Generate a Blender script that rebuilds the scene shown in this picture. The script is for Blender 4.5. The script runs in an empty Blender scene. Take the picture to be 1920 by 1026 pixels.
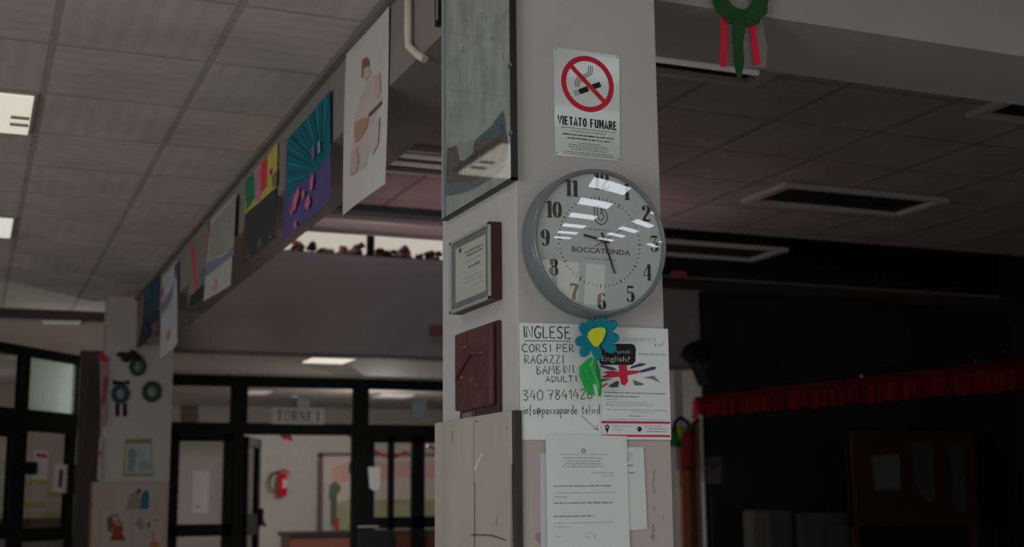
import bpy, bmesh, math, random
from mathutils import Vector, Matrix
random.seed(7)
S = bpy.context.scene
COL = S.collection

# ------------------------------------------------------------------ camera
CAM_LOC = Vector((-1.284842, -3.05690631, 1.5))
RIGHT = Vector((0.92387411, -0.38257247, -0.00974359))
DOWN = Vector((0.05632405, 0.16111184, -0.98532765))
FWD = Vector((0.37852904, 0.9097699, 0.17039509))
FPX = 2441.524                                   # focal length in pixels of a 1920-wide frame
cam_d = bpy.data.cameras.new('camera')
cam = bpy.data.objects.new('camera', cam_d)
COL.objects.link(cam)
cam_d.sensor_width = 36.0
cam_d.lens = FPX / 1920 * 36
cam_d.clip_end = 200
cam.matrix_world = Matrix(((RIGHT.x, -DOWN.x, -FWD.x, CAM_LOC.x), (RIGHT.y, -DOWN.y, -FWD.y, CAM_LOC.y),
                           (RIGHT.z, -DOWN.z, -FWD.z, CAM_LOC.z), (0, 0, 0, 1)))
cam_d.dof.use_dof = True
cam_d.dof.focus_distance = 3.5
cam_d.dof.aperture_fstop = 3.4
S.camera = cam

# ------------------------------------------------------------------ colour management, world, lights
S.view_settings.view_transform = 'Standard'
S.view_settings.look = 'None'
S.view_settings.gamma = 1.0
S.view_settings.use_curve_mapping = False
S.view_settings.exposure = 0.0
S.cycles.use_denoising = True
S.cycles.max_bounces = 8
S.cycles.sample_clamp_indirect = 3.0
W = bpy.data.worlds.new('world')
S.world = W
W.use_nodes = True
W.node_tree.nodes['Background'].inputs[0].default_value = (0.93, 0.84, 0.72, 1)
W.node_tree.nodes['Background'].inputs[1].default_value = 0.62


def area(name, loc, target, sx, sy, power, col):
    d = bpy.data.lights.new(name, 'AREA')
    d.shape = 'RECTANGLE'
    d.size, d.size_y, d.energy, d.color = sx, sy, power, col
    o = bpy.data.objects.new(name, d)
    COL.objects.link(o)
    o.location = loc
    o.rotation_euler = (Vector(target) - Vector(loc)).to_track_quat('-Z', 'Y').to_euler()
    return o


def point(name, loc, power, col):
    d = bpy.data.lights.new(name, 'POINT')
    d.shadow_soft_size, d.energy, d.color = 0.0, power, col
    o = bpy.data.objects.new(name, d)
    COL.objects.link(o)
    o.location = loc
    return o


# daylight through the glazed doors of the hall behind the camera; unseen fill lights added on its left side
area('daylight_behind', (-2.2, -9.3, 1.5), (-1.0, 0.0, 1.2), 3.6, 2.2, 36, (0.93, 0.97, 1.0))
area('left_fill', (-5.8, -2.5, 1.6), (0.0, 0.5, 1.6), 4.0, 2.0, 150, (0.95, 0.98, 1.0))
area('left_fill_far', (-5.8, 5.0, 1.5), (0.0, 7.0, 1.2), 3.0, 1.6, 48, (0.98, 0.98, 1.0))  # unseen fill added to brighten the far ceiling and pillar
# unseen pink fill added under the dark hall's ceiling, another fill in its high bay
area('rosy_fill', (1.7, 4.0, 2.5), (1.7, 4.0, 3.25), 2.0, 0.7, 5.0, (1.0, 0.56, 0.62))
area('bay_fill', (2.4, 8.35, 4.55), (2.4, 8.9, 4.1), 2.6, 0.3, 5, (0.95, 0.95, 1.0))
# unseen point lights added to brighten the vestibule, the corridor and the side room
point('vestibule_light', (2.3, 10.3, 1.5), 9.5, (1.0, 0.96, 0.92))
point('corridor_light', (3.4, 12.4, 2.36), 82, (1.0, 0.98, 0.96))
point('side_room_light', (-1.4, 11.6, 1.9), 16, (1.0, 0.98, 0.96))
point('pane_backlight', (-0.45, 9.75, 2.36), 7.5, (0.95, 1.0, 0.96))  # added behind the frosted pane to make it glow


# ------------------------------------------------------------------ materials
def lin(c):
    c /= 255.0
    return c / 12.92 if c <= 0.04045 else ((c + 0.055) / 1.055) ** 2.4


_M = {}


def M(name, rgb=None, rough=0.7, var=0.0, scale=6.0, metal=0.0, stretch=(1, 1, 1), emit=0.0, spec=0.3, coat=0.0, bump=0.0):
    """Plain painted / printed surface: sRGB colour, optional soft noise variation."""
    if name in _M:
        return _M[name]
    m = bpy.data.materials.new(name)
    m.use_nodes = True
    nt = m.node_tree
    b = nt.nodes['Principled BSDF']
    c = (lin(rgb[0]), lin(rgb[1]), lin(rgb[2]), 1)
    b.inputs['Base Color'].default_value = c
    b.inputs['Roughness'].default_value = rough
    b.inputs['Metallic'].default_value = metal
    b.inputs['Specular IOR Level'].default_value = spec
    b.inputs['Coat Weight'].default_value = coat
    if emit:
        b.inputs['Emission Color'].default_value = c
        b.inputs['Emission Strength'].default_value = emit
    if var or bump:
        tc = nt.nodes.new('ShaderNodeTexCoord')
        mp = nt.nodes.new('ShaderNodeMapping')
        mp.inputs['Scale'].default_value = stretch
        nz = nt.nodes.new('ShaderNodeTexNoise')
        nz.inputs['Scale'].default_value = scale
        nz.inputs['Detail'].default_value = 5
        nt.links.new(tc.outputs['Object'], mp.inputs[0])
        nt.links.new(mp.outputs[0], nz.inputs['Vector'])
        if var:
            r = nt.nodes.new('ShaderNodeValToRGB')
            r.color_ramp.elements[0].position = 0.3
            r.color_ramp.elements[1].position = 0.7
            r.color_ramp.elements[0].color = tuple(min(1, v * (1 - var)) for v in c[:3]) + (1,)
            r.color_ramp.elements[1].color = tuple(min(1, v * (1 + var)) for v in c[:3]) + (1,)
            nt.links.new(nz.outputs['Fac'], r.inputs[0])
            nt.links.new(r.outputs[0], b.inputs['Base Color'])
        if bump:
            bp = nt.nodes.new('ShaderNodeBump')
            bp.inputs['Strength'].default_value = bump
            bp.inputs['Distance'].default_value = 0.01
            nt.links.new(nz.outputs['Fac'], bp.inputs['Height'])
            nt.links.new(bp.outputs[0], b.inputs['Normal'])
    _M[name] = m
    return m


def glass_mat(name, gloss=0.08, tint=(1, 1, 1), rough=0.02, haze=0.0, hazecol=(0.8, 0.8, 0.8)):
    """Thin clear pane: transparent with a faint mirror, optionally milky."""
    if name in _M:
        return _M[name]
    m = bpy.data.materials.new(name)
    m.use_nodes = True
    nt = m.node_tree
    nt.nodes.remove(nt.nodes['Principled BSDF'])
    out = nt.nodes['Material Output']
    tr = nt.nodes.new('ShaderNodeBsdfTransparent')
    tr.inputs[0].default_value = (*tint, 1)
    gl = nt.nodes.new('ShaderNodeBsdfGlossy')
    gl.inputs['Roughness'].default_value = rough
    mx = nt.nodes.new('ShaderNodeMixShader')
    mx.inputs[0].default_value = gloss
    src = tr
    if haze:
        df = nt.nodes.new('ShaderNodeBsdfDiffuse')
        df.inputs[0].default_value = (*hazecol, 1)
        m2 = nt.nodes.new('ShaderNodeMixShader')
        m2.inputs[0].default_value = haze
        nt.links.new(tr.outputs[0], m2.inputs[1])
        nt.links.new(df.outputs[0], m2.inputs[2])
        src = m2
    nt.links.new(src.outputs[0], mx.inputs[1])
    nt.links.new(gl.outputs[0], mx.inputs[2])
    nt.links.new(mx.outputs[0], out.inputs[0])
    _M[name] = m
    return m


def frosted_mat(name):
    """Milky pane that glows softly with the light behind it."""
    if name in _M:
        return _M[name]
    m = bpy.data.materials.new(name)
    m.use_nodes = True
    nt = m.node_tree
    nt.nodes.remove(nt.nodes['Principled BSDF'])
    tl = nt.nodes.new('ShaderNodeBsdfTranslucent')
    tl.inputs[0].default_value = (0.86, 0.92, 0.88, 1)
    gl = nt.nodes.new('ShaderNodeBsdfGlossy')
    gl.inputs['Roughness'].default_value = 0.3
    mx = nt.nodes.new('ShaderNodeMixShader')
    mx.inputs[0].default_value = 0.06
    nt.links.new(tl.outputs[0], mx.inputs[1])
    nt.links.new(gl.outputs[0], mx.inputs[2])
    nt.links.new(mx.outputs[0], nt.nodes['Material Output'].inputs[0])
    _M[name] = m
    return m


def tile_mat(name, rgb, x0, y0, px_, py_, line, flute=0.1, k=1.0):
    """Suspended ceiling: fluted panels laid crosswise in a grid of dull metal rails."""
    m = M(name, rgb, 0.85)
    nt = m.node_tree
    b = nt.nodes['Principled BSDF']
    tc = nt.nodes.new('ShaderNodeTexCoord')
    sp = nt.nodes.new('ShaderNodeSeparateXYZ')
    nt.links.new(tc.outputs['Object'], sp.inputs[0])

    def mt(op, a, bb=0.0, c=None):
        n = nt.nodes.new('ShaderNodeMath')
        n.operation = op
        for i, v in enumerate((a, bb, c)):
            if v is None:
                continue
            if isinstance(v, (int, float)):
                n.inputs[i].default_value = v
            else:
                nt.links.new(v, n.inputs[i])
        return n.outputs[0]
    x = mt('DIVIDE', mt('SUBTRACT', sp.outputs[0], x0), px_)
    y = mt('DIVIDE', mt('SUBTRACT', sp.outputs[1], y0), py_)
    fx, fy = mt('FRACT', x), mt('FRACT', y)
    dx = mt('MULTIPLY', mt('MINIMUM', fx, mt('SUBTRACT', 1.0, fx)), px_)
    dy = mt('MULTIPLY', mt('MINIMUM', fy, mt('SUBTRACT', 1.0, fy)), py_)
    rail = mt('MAXIMUM', mt('LESS_THAN', dx, 0.016), mt('LESS_THAN', dy, 0.011))
    chk = mt('PINGPONG', mt('ADD', mt('FLOOR', x), mt('FLOOR', y)), 1.0)
    f1 = mt('SINE', mt('MULTIPLY', fx, 6.283 * 7))
    f2 = mt('SINE', mt('MULTIPLY', fy, 6.283 * 7))
    fl = mt('ADD', mt('MULTIPLY', f1, chk), mt('MULTIPLY', f2, mt('SUBTRACT', 1.0, chk)))
    nz = nt.nodes.new('ShaderNodeTexNoise')
    nz.inputs['Scale'].default_value = 3.0
    nt.links.new(tc.outputs['Object'], nz.inputs['Vector'])
    g = mt('ADD', mt('MULTIPLY', fl, flute), mt('ADD', 0.78, mt('MULTIPLY', nz.outputs['Fac'], 0.44)))
    g = mt('MULTIPLY', g, mt('SUBTRACT', 1.0, mt('MULTIPLY', rail, line)))
    vm = nt.nodes.new('ShaderNodeVectorMath')
    vm.operation = 'SCALE'
    vm.inputs[0].default_value = tuple(lin(v) for v in rgb)
    nt.links.new(g, vm.inputs['Scale'])
    nt.links.new(vm.outputs[0], b.inputs['Base Color'])
    return m


# ------------------------------------------------------------------ builders
def tag(o, label=None, cat=None, group=None, kind=None):
    if label:
        o['label'] = label
    if cat:
        o['category'] = cat
    if group:
        o['group'] = group
    if kind:
        o['kind'] = kind
    return o


def empty(name, loc, label, cat, group=None):
    o = bpy.data.objects.new(name, None)
    o.empty_display_size = 0.05
    COL.objects.link(o)
    o.location = loc
    return tag(o, label, cat, group)


class MB:
    """Collects shapes for ONE mesh object, each face with its own material."""

    def __init__(self):
        self.bm = bmesh.new()
        self.mats = []

    def mi(self, m):
        if m not in self.mats:
            self.mats.append(m)
        return self.mats.index(m)

    def face(self, pts, m):
        vs = [self.bm.verts.new(p) for p in pts]
        try:
            f = self.bm.faces.new(vs)
            f.material_index = self.mi(m)
            return f
        except ValueError:
            return None

    def box(self, lo, hi, m, bevel=0.0):
        x0, y0, z0 = lo
        x1, y1, z1 = hi
        v = [self.bm.verts.new(p) for p in ((x0, y0, z0), (x1, y0, z0), (x1, y1, z0), (x0, y1, z0),
                                            (x0, y0, z1), (x1, y0, z1), (x1, y1, z1), (x0, y1, z1))]
        fs = []
        for q in ((0, 3, 2, 1), (4, 5, 6, 7), (0, 1, 5, 4), (1, 2, 6, 5), (2, 3, 7, 6), (3, 0, 4, 7)):
            f = self.bm.faces.new([v[i] for i in q])
            f.material_index = self.mi(m)
            fs.append(f)
        if bevel:
            es = list({e for f in fs for e in f.edges})
            bmesh.ops.bevel(self.bm, geom=es, offset=bevel, segments=2, affect='EDGES', profile=0.5)
        return self

    def obox(self, F, a0, b0, a1, b1, c0, c1, m, bevel=0.0):
        """Box in a frame: a across, b up, c out of the plane."""
        P = [F.pt(a, b, c) for c in (c0, c1) for a, b in ((a0, b0), (a1, b0), (a1, b1), (a0, b1))]
        v = [self.bm.verts.new(p) for p in P]
        fs = []
        for q in ((0, 3, 2, 1), (4, 5, 6, 7), (0, 1, 5, 4), (1, 2, 6, 5), (2, 3, 7, 6), (3, 0, 4, 7)):
            f = self.bm.faces.new([v[i] for i in q])
            f.material_index = self.mi(m)
            fs.append(f)
        if bevel:
            es = list({e for f in fs for e in f.edges})
            bmesh.ops.bevel(self.bm, geom=es, offset=bevel, segments=2, affect='EDGES', profile=0.5)
        return self

    def prism(self, F, poly, c0, c1, m, mside=None):
        """Polygon (a, b list, counter-clockwise) with thickness from c0 to c1."""
        top = [self.bm.verts.new(F.pt(a, b, c1)) for a, b in poly]
        bot = [self.bm.verts.new(F.pt(a, b, c0)) for a, b in poly]
        f = self.bm.faces.new(top)
        f.material_index = self.mi(m)
        f = self.bm.faces.new(bot[::-1])
        f.material_index = self.mi(mside or m)
        n = len(poly)
        for i in range(n):
            f = self.bm.faces.new((bot[i], bot[(i + 1) % n], top[(i + 1) % n], top[i]))
            f.material_index = self.mi(mside or m)
        return self

    def tube(self, pts, r, m, seg=10, caps=True):
        pts = [Vector(p) for p in pts]
        rs = r if isinstance(r, (list, tuple)) else [r] * len(pts)
        rings = []
        prev = None
        for i, p in enumerate(pts):
            d = (pts[min(i + 1, len(pts) - 1)] - pts[max(i - 1, 0)]).normalized()
            if prev is None:
                a = d.orthogonal().normalized()
            else:
                a = (prev - d * prev.dot(d)).normalized()
            prev = a
            b = d.cross(a)
            rings.append([self.bm.verts.new(p + (a * math.cos(t) + b * math.sin(t)) * rs[i])
                          for t in (2 * math.pi * k / seg for k in range(seg))])
        for i in range(len(rings) - 1):
            for k in range(seg):
                f = self.bm.faces.new((rings[i][k], rings[i][(k + 1) % seg], rings[i + 1][(k + 1) % seg], rings[i + 1][k]))
                f.material_index = self.mi(m)
                f.smooth = True
        if caps:
            for r_ in (rings[0][::-1], rings[-1]):
                f = self.bm.faces.new(r_)
                f.material_index = self.mi(m)
        return self

    def lathe(self, F, ca, cb, prof, m, seg=64, smooth=True):
        """Profile of (radius, height out of plane) turned about the plane's normal at (ca, cb)."""
        rings = []
        for r, c in prof:
            if r < 1e-6:
                rings.append([self.bm.verts.new(F.pt(ca, cb, c))])
            else:
                rings.append([self.bm.verts.new(F.pt(ca + r * math.cos(t), cb + r * math.sin(t), c))
                              for t in (2 * math.pi * k / seg for k in range(seg))])
        for i in range(len(rings) - 1):
            A, B = rings[i], rings[i + 1]
            for k in range(seg):
                k2 = (k + 1) % seg
                if len(A) == 1 and len(B) == 1:
                    continue
                if len(A) == 1:
                    q = (A[0], B[k2], B[k])
                elif len(B) == 1:
                    q = (A[k], A[k2], B[0])
                else:
                    q = (A[k], A[k2], B[k2], B[k])
                f = self.bm.faces.new(q)
                f.material_index = self.mi(m)
                f.smooth = smooth
        return self

    def blob(self, c, r, m, sq=(1, 1, 1), jit=0.15, seg=8):
        c = Vector(c)
        ret = bmesh.ops.create_icosphere(self.bm, subdivisions=2 if seg >= 8 else 1, radius=r)
        idx = self.mi(m)
        for v in ret['verts']:
            v.co = Vector((v.co.x * sq[0], v.co.y * sq[1], v.co.z * sq[2])) * (1 + random.uniform(-jit, jit)) + c
        for f in {f for v in ret['verts'] for f in v.link_faces}:
            f.material_index = idx
            f.smooth = True
        return self

    def build(self, name, parent=None, recalc=True, keep=False):
        me = bpy.data.meshes.new(name)
        if recalc:
            bmesh.ops.recalc_face_normals(self.bm, faces=self.bm.faces)
        self.bm.to_mesh(me)
        self.bm.free()
        for m in self.mats:
            me.materials.append(m)
        o = bpy.data.objects.new(name, me)
        COL.objects.link(o)
        if parent is None and not keep and me.vertices:
            xs = [v.co for v in me.vertices]
            c = Vector(((min(v.x for v in xs) + max(v.x for v in xs)) / 2, (min(v.y for v in xs) + max(v.y for v in xs)) / 2, min(v.z for v in xs)))
            me.transform(Matrix.Translation(-c))
            o.location = c
        if parent is not None:
            q = parent
            o.parent = q
            world = Vector((0, 0, 0))
            while q is not None:
                world += q.location
                q = q.parent
            o.location = -world
        return o


class Frame:
    """A flat face in the room: origin, across, up; normal = across x up."""

    def __init__(self, o, u, v=(0, 0, 1)):
        self.o, self.u, self.v = Vector(o), Vector(u).normalized(), Vector(v).normalized()
        self.n = self.u.cross(self.v)

    def pt(self, a, b, c=0.0):
        return self.o + self.u * a + self.v * b + self.n * c

    def uv(self, x, y, c=0.0):
        """Where on this face (raised by c) the sight line measured at photo pixel (x, y) lands."""
        q = RIGHT * ((x - 960) / FPX) + DOWN * ((y - 513) / FPX) + FWD
        o = self.o + self.n * c
        t = (o - CAM_LOC).dot(self.n) / q.dot(self.n)
        h = CAM_LOC + q * t - o
        return h.dot(self.u), h.dot(self.v)

    def uvs(self, pts, c=0.0):
        return [self.uv(x, y, c) for x, y in pts]


def smooth_line(pts, n=8):
    out = []
    P = [pts[0]] + list(pts) + [pts[-1]]
    for i in range(1, len(P) - 2):
        for k in range(n):
            t = k / n
            r = []
            for j in (0, 1):
                a, b, c, d = (P[i - 1][j], P[i][j], P[i + 1][j], P[i + 2][j])
                r.append(0.5 * (2 * b + (c - a) * t + (2 * a - 5 * b + 4 * c - d) * t * t + (3 * b - a - 3 * c + d) * t ** 3))
            out.append(tuple(r))
    out.append(tuple(pts[-1]))
    return out


class Sheet:
    """A flat printed thing (paper, poster, plate): base polygon with thickness plus printed shapes, one mesh."""

    def __init__(self, F, c0=0.001, thick=0.0006, eps=0.0004):
        self.F, self.c0, self.t, self.eps = F, c0, thick, eps
        self.mb = MB()
        self.flat = []
        self.warp = None
        self.step = None

    def base(self, poly, m, mside=None):
        self.poly = poly
        self.mb.prism(self.F, poly, self.c0, self.c0 + self.t, m, mside)
        return self

    def c(self, layer):
        return self.c0 + self.t + self.eps * layer

    def patch(self, poly, m, layer=1):
        self.mb.face([self.F.pt(a, b, self.c(layer)) for a, b in poly], m)
        return self

    def ppatch(self, pix, m, layer=1):
        return self.patch(self.F.uvs(pix, self.c(layer)), m, layer)

    def rect(self, a0, b0, a1, b1, m, layer=1):
        return self.patch([(a0, b0), (a1, b0), (a1, b1), (a0, b1)], m, layer)

    def ribbon(self, pts, w, m, layer=1, closed=False):
        n = len(pts)
        ws = w if isinstance(w, (list, tuple)) else [w] * n
        L, R = [], []
        for i in range(n):
            if closed:
                p, q = pts[(i - 1) % n], pts[(i + 1) % n]
            else:
                p, q = pts[max(i - 1, 0)], pts[min(i + 1, n - 1)]
            dx, dy = q[0] - p[0], q[1] - p[1]
            l = math.hypot(dx, dy) or 1e-9
            nx, ny = -dy / l * ws[i] / 2, dx / l * ws[i] / 2
            L.append((pts[i][0] + nx, pts[i][1] + ny))
            R.append((pts[i][0] - nx, pts[i][1] - ny))
        for i in range(n if closed else n - 1):
            j = (i + 1) % n
            self.patch([R[i], R[j], L[j], L[i]], m, layer)
        return self

    def ring(self, ca, cb, r0, r1, m, layer=1, seg=48):
        for k in range(seg):
            t0, t1 = 2 * math.pi * k / seg, 2 * math.pi * (k + 1) / seg
            self.patch([(ca + r0 * math.cos(t0), cb + r0 * math.sin(t0)), (ca + r1 * math.cos(t0), cb + r1 * math.sin(t0)),
                        (ca + r1 * math.cos(t1), cb + r1 * math.sin(t1)), (ca + r0 * math.cos(t1), cb + r0 * math.sin(t1))], m, layer)
        return self

    def disc(self, ca, cb, ra, rb, m, layer=1, seg=24):
        return self.patch([(ca + ra * math.cos(2 * math.pi * k / seg), cb + rb * math.sin(2 * math.pi * k / seg)) for k in range(seg)], m, layer)

    def text(self, s, a, b, size, m, layer=1, sx=1.0, align='LEFT', bold=0.0, width=None, space=1.0, dirv=(1, 0)):
        cu = bpy.data.curves.new('txt', 'FONT')
        cu.body = s
        cu.size = size
        cu.align_x = align
        cu.offset = bold
        cu.space_character = space
        cu.resolution_u = 3
        ob = bpy.data.objects.new('txt', cu)
        COL.objects.link(ob)
        bpy.context.view_layer.update()
        dg = bpy.context.evaluated_depsgraph_get()
        me = bpy.data.meshes.new_from_object(ob.evaluated_get(dg))
        vs = [v.co.copy() for v in me.vertices]
        fs = [tuple(p.vertices) for p in me.polygons]
        bpy.data.objects.remove(ob)
        bpy.data.curves.remove(cu)
        bpy.data.meshes.remove(me)
        if width and vs:
            w0 = max(v.x for v in vs) - min(v.x for v in vs)
            sx = width / w0
        dx, dy = dirv
        bv = [self.mb.bm.verts.new(self.F.pt(a + v.x * sx * dx - v.y * dy, b + v.x * sx * dy + v.y * dx, self.c(layer))) for v in vs]
        idx = self.mb.mi(m)
        for f in fs:
            try:
                g = self.mb.bm.faces.new([bv[i] for i in f])
                g.material_index = idx
            except ValueError:
                pass
        return self

    def bend(self, fn, step):
        """Bow the whole sheet out of its plane: fn(a, b) -> metres."""
        bm = self.mb.bm
        bmesh.ops.triangulate(bm, faces=bm.faces)
        for _ in range(10):
            es = [e for e in bm.edges if e.calc_length() > step]
            if not es:
                break
            bmesh.ops.subdivide_edges(bm, edges=es, cuts=1)
            bmesh.ops.triangulate(bm, faces=[f for f in bm.faces if len(f.verts) > 3])
        for v in bm.verts:
            d = v.co - self.F.o
            v.co += self.F.n * fn(d.dot(self.F.u), d.dot(self.F.v))
        return self

    def build(self, name, parent=None):
        return self.mb.build(name, parent, recalc=False)


# single-stroke hand lettering (unit boxes) ----------------------------------
HW = {
    'I': [[(.2, 0), (.2, 1)]], 'N': [[(0, 0), (.05, 1), (.5, 0), (.55, 1)]],
    'G': [[(.55, .85), (.3, 1), (.02, .6), (.1, .1), (.4, 0), (.55, .35), (.32, .4)]],
    'L': [[(.05, 1), (.05, 0), (.45, .03)]], 'E': [[(.5, 1), (.05, .97), (.05, 0), (.52, .02)], [(.05, .5), (.42, .53)]],
    'S': [[(.5, .9), (.25, 1), (.05, .75), (.45, .35), (.3, 0), (0, .1)]],
    'C': [[(.55, .85), (.25, 1), (0, .5), (.2, 0), (.58, .1)]],
    'O': [[(.3, 1), (0, .6), (.15, 0), (.5, .2), (.5, .8), (.3, 1)]],
    'R': [[(.05, 0), (.08, 1), (.45, .9), (.42, .55), (.08, .5), (.55, 0)]],
    'P': [[(.05, 0), (.08, 1), (.5, .9), (.45, .55), (.08, .5)]],
    'A': [[(0, 0), (.28, 1), (.52, 0)], [(.08, .4), (.46, .4)]],
    'Z': [[(.05, .95), (.5, .95), (.05, .03), (.52, .03)]],
    'B': [[(.05, 0), (.08, 1), (.42, .88), (.1, .55), (.5, .3), (.35, .02), (.05, 0)]],
    'M': [[(0, 0), (.1, 1), (.32, .4), (.55, 1), (.65, 0)]], 'D': [[(.05, 0), (.05, 1), (.5, .75), (.45, .2), (.05, 0)]],
    'U': [[(.02, 1), (.05, .15), (.3, 0), (.5, .2), (.52, 1)]], 'T': [[(0, 1), (.55, .97)], [(.28, 1), (.28, 0)]],
    '3': [[(.02, .9), (.3, 1), (.4, .75), (.15, .55), (.45, .3), (.25, 0), (0, .1)]],
    '4': [[(.3, 1), (0, .35), (.5, .35)], [(.4, .65), (.38, 0)]], '6': [[(.4, 1), (.05, .5), (.15, 0), (.45, .2), (.3, .5), (.06, .35)]],
    '0': [[(.3, 1), (0, .6), (.15, 0), (.5, .2), (.5, .8), (.3, 1)]], '.': [[(.1, 0), (.14, .06)]],
    '7': [[(0, .95), (.5, .97), (.2, 0)], [(.12, .5), (.45, .5)]], '8': [[(.45, .85), (.15, .95), (.1, .65), (.45, .3), (.25, 0), (.03, .25), (.45, .85)]],
    '1': [[(0, .7), (.25, 1), (.25, 0)]], '2': [[(.05, .8), (.3, 1), (.42, .7), (.03, .03), (.5, .05)]],
    'i': [[(.1, .5), (.1, 0)], [(.1, .75), (.12, .8)]], 'n': [[(.03, .5), (.05, 0), (.05, .35), (.25, .5), (.32, 0)]],
    'f': [[(.35, .95), (.18, .9), (.15, -.2)], [(.02, .5), (.32, .5)]], 'o': [[(.2, .5), (.02, .25), (.2, 0), (.35, .25), (.2, .5)]],
    '@': [[(.35, .4), (.2, .45), (.15, .15), (.35, .15), (.38, .45), (.45, .15), (.55, .4), (.35, .65), (.05, .45), (.1, .05), (.4, -.05)]],
    'p': [[(.05, .5), (.03, -.5)], [(.05, .4), (.3, .5), (.33, .15), (.05, .05)]], 'a': [[(.33, .45), (.1, .45), (.05, .05), (.3, .1), (.34, .5), (.36, 0)]],
    's': [[(.3, .45), (.08, .4), (.28, .15), (.02, .02)]], 'r': [[(.05, .5), (.06, 0), (.06, .3), (.28, .5)]],
    'd': [[(.33, .4), (.08, .4), (.06, .05), (.33, .1), (.36, 1), (.36, 0)]], 'e': [[(.05, .25), (.33, .28), (.2, .5), (.04, .25), (.15, 0), (.36, .08)]],
    't': [[(.18, .9), (.15, .05), (.3, 0)], [(.02, .6), (.33, .62)]], 'l': [[(.1, 1), (.1, .03), (.18, 0)]], 'v': [[(.02, .5), (.15, 0), (.32, .5)]],
    'q': [[(.33, .45), (.1, .45), (.05, .05), (.3, .1), (.34, .5), (.34, -.5)]], 'u': [[(.03, .5), (.06, .05), (.3, .08), (.33, .5), (.34, 0)]],
}


def handwrite(sh, s, p0, p1, h, w, m, layer=1):
    """Write s along the base line p0 -> p1 (sheet coordinates) with letters h high."""
    adv = [0.5 if c == ' ' else max(x for st in HW[c] for x, y in st) + 0.18 for c in s]
    tot = sum(adv) - 0.18
    ux, uy = (p1[0] - p0[0]), (p1[1] - p0[1])
    L = math.hypot(ux, uy)
    ux, uy = ux / L, uy / L
    k = L / tot
    x = 0
    for c, a in zip(s, adv):
        if c != ' ':
            for st in HW[c]:
                q = [(x * k + px_ * k, py_ * h) for px_, py_ in st]
                q = [(p0[0] + ux * X - uy * Y, p0[1] + uy * X + ux * Y) for X, Y in q]
                curvy = c in 'GSCO360822@oaesdpqnfru8t'
                sh.ribbon(smooth_line(q, 5) if curvy and len(q) > 2 else q, w, m, layer)
        x += a


def small_print(sh, a0, a1, b, h, m, layer=1, seed=0, gap=0.25, fill=1.0, align=0):
    """A line of print too small to read: a row of short uneven dashes."""
    rnd = random.Random(seed)
    span = (a1 - a0) * fill
    x = a0 + (a1 - a0 - span) * (0.5 if align == 0 else 0)
    end = x + span
    while x < end:
        w = rnd.uniform(1.5, 6) * h
        sh.rect(x, b, min(x + w, end), b + h * rnd.uniform(.7, 1), m, layer)
        x += w + h * (0.4 + gap * rnd.random() * 3)


def struct(name, mb, parent=None, label=None, cat=None):
    o = mb.build(name, parent, keep=True)
    if parent is None:
        o['kind'] = 'structure'
    return tag(o, label, cat)


# ================================================================== THE ROOM
paint = M('pillar_paint', (181, 180, 179), 0.55, 0.035, 3.0, bump=0.03)
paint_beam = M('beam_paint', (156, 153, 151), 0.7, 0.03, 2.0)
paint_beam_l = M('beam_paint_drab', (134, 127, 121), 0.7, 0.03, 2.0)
paint_far = M('far_wall_paint', (140, 131, 136), 0.75, 0.03, 1.5)
paint_cream = M('cream_wall_paint', (192, 188, 180), 0.75, 0.03, 1.5)
paint_grey = M('soffit_paint', (176, 168, 158), 0.75, 0.03, 1.5)
black_metal = M('black_metal', (24, 24, 24), 0.75, spec=0.12)
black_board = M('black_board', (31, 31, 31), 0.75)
dark_wood = M('dark_wood', (64, 52, 50), 0.6, 0.15, 3, stretch=(8, 8, .6))
stone_l = M('stone_cladding', (176, 169, 158), 0.4, 0.09, 5.0, stretch=(1, 1, .35), bump=0.05)
stone_r = M('stone_cladding_rosy', (182, 171, 165), 0.45, 0.06, 7.0, bump=0.04)
grout = M('dark_joint', (66, 60, 60), 0.9)
floor_m = M('floor_terrazzo', (198, 197, 196), 0.5, 0.12, 20)

b = MB(); b.box((-8, -11, -0.1), (11, 18, 0), floor_m); struct('floor', b)
b = MB(); b.box((1.9, 0.4, 0), (10, 8.9, 0.004), M('unseen_dark_floor', (48, 44, 43), 0.6, 0.1, 6)); struct('floor_bounce_cut', b)  # unseen dark sheet added to cut bounce onto the hall's ceiling

# ceilings
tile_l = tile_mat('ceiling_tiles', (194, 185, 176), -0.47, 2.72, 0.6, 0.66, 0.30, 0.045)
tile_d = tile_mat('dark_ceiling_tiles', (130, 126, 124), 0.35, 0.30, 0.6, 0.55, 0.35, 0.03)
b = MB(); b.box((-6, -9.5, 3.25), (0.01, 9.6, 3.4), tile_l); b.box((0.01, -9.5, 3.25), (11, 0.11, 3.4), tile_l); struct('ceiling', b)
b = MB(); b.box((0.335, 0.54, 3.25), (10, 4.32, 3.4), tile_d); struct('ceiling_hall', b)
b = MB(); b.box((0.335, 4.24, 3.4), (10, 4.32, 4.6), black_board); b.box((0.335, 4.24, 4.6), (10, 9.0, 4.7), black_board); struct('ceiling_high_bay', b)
b = MB(); b.box((0.3, 9.0, 2.86), (6.2, 16.2, 2.95), paint_grey); struct('ceiling_vestibule', b)
b = MB(); b.box((-6, 9.75, 2.86), (0.3, 13.2, 2.95), paint_grey); struct('ceiling_side_room', b)

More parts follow.
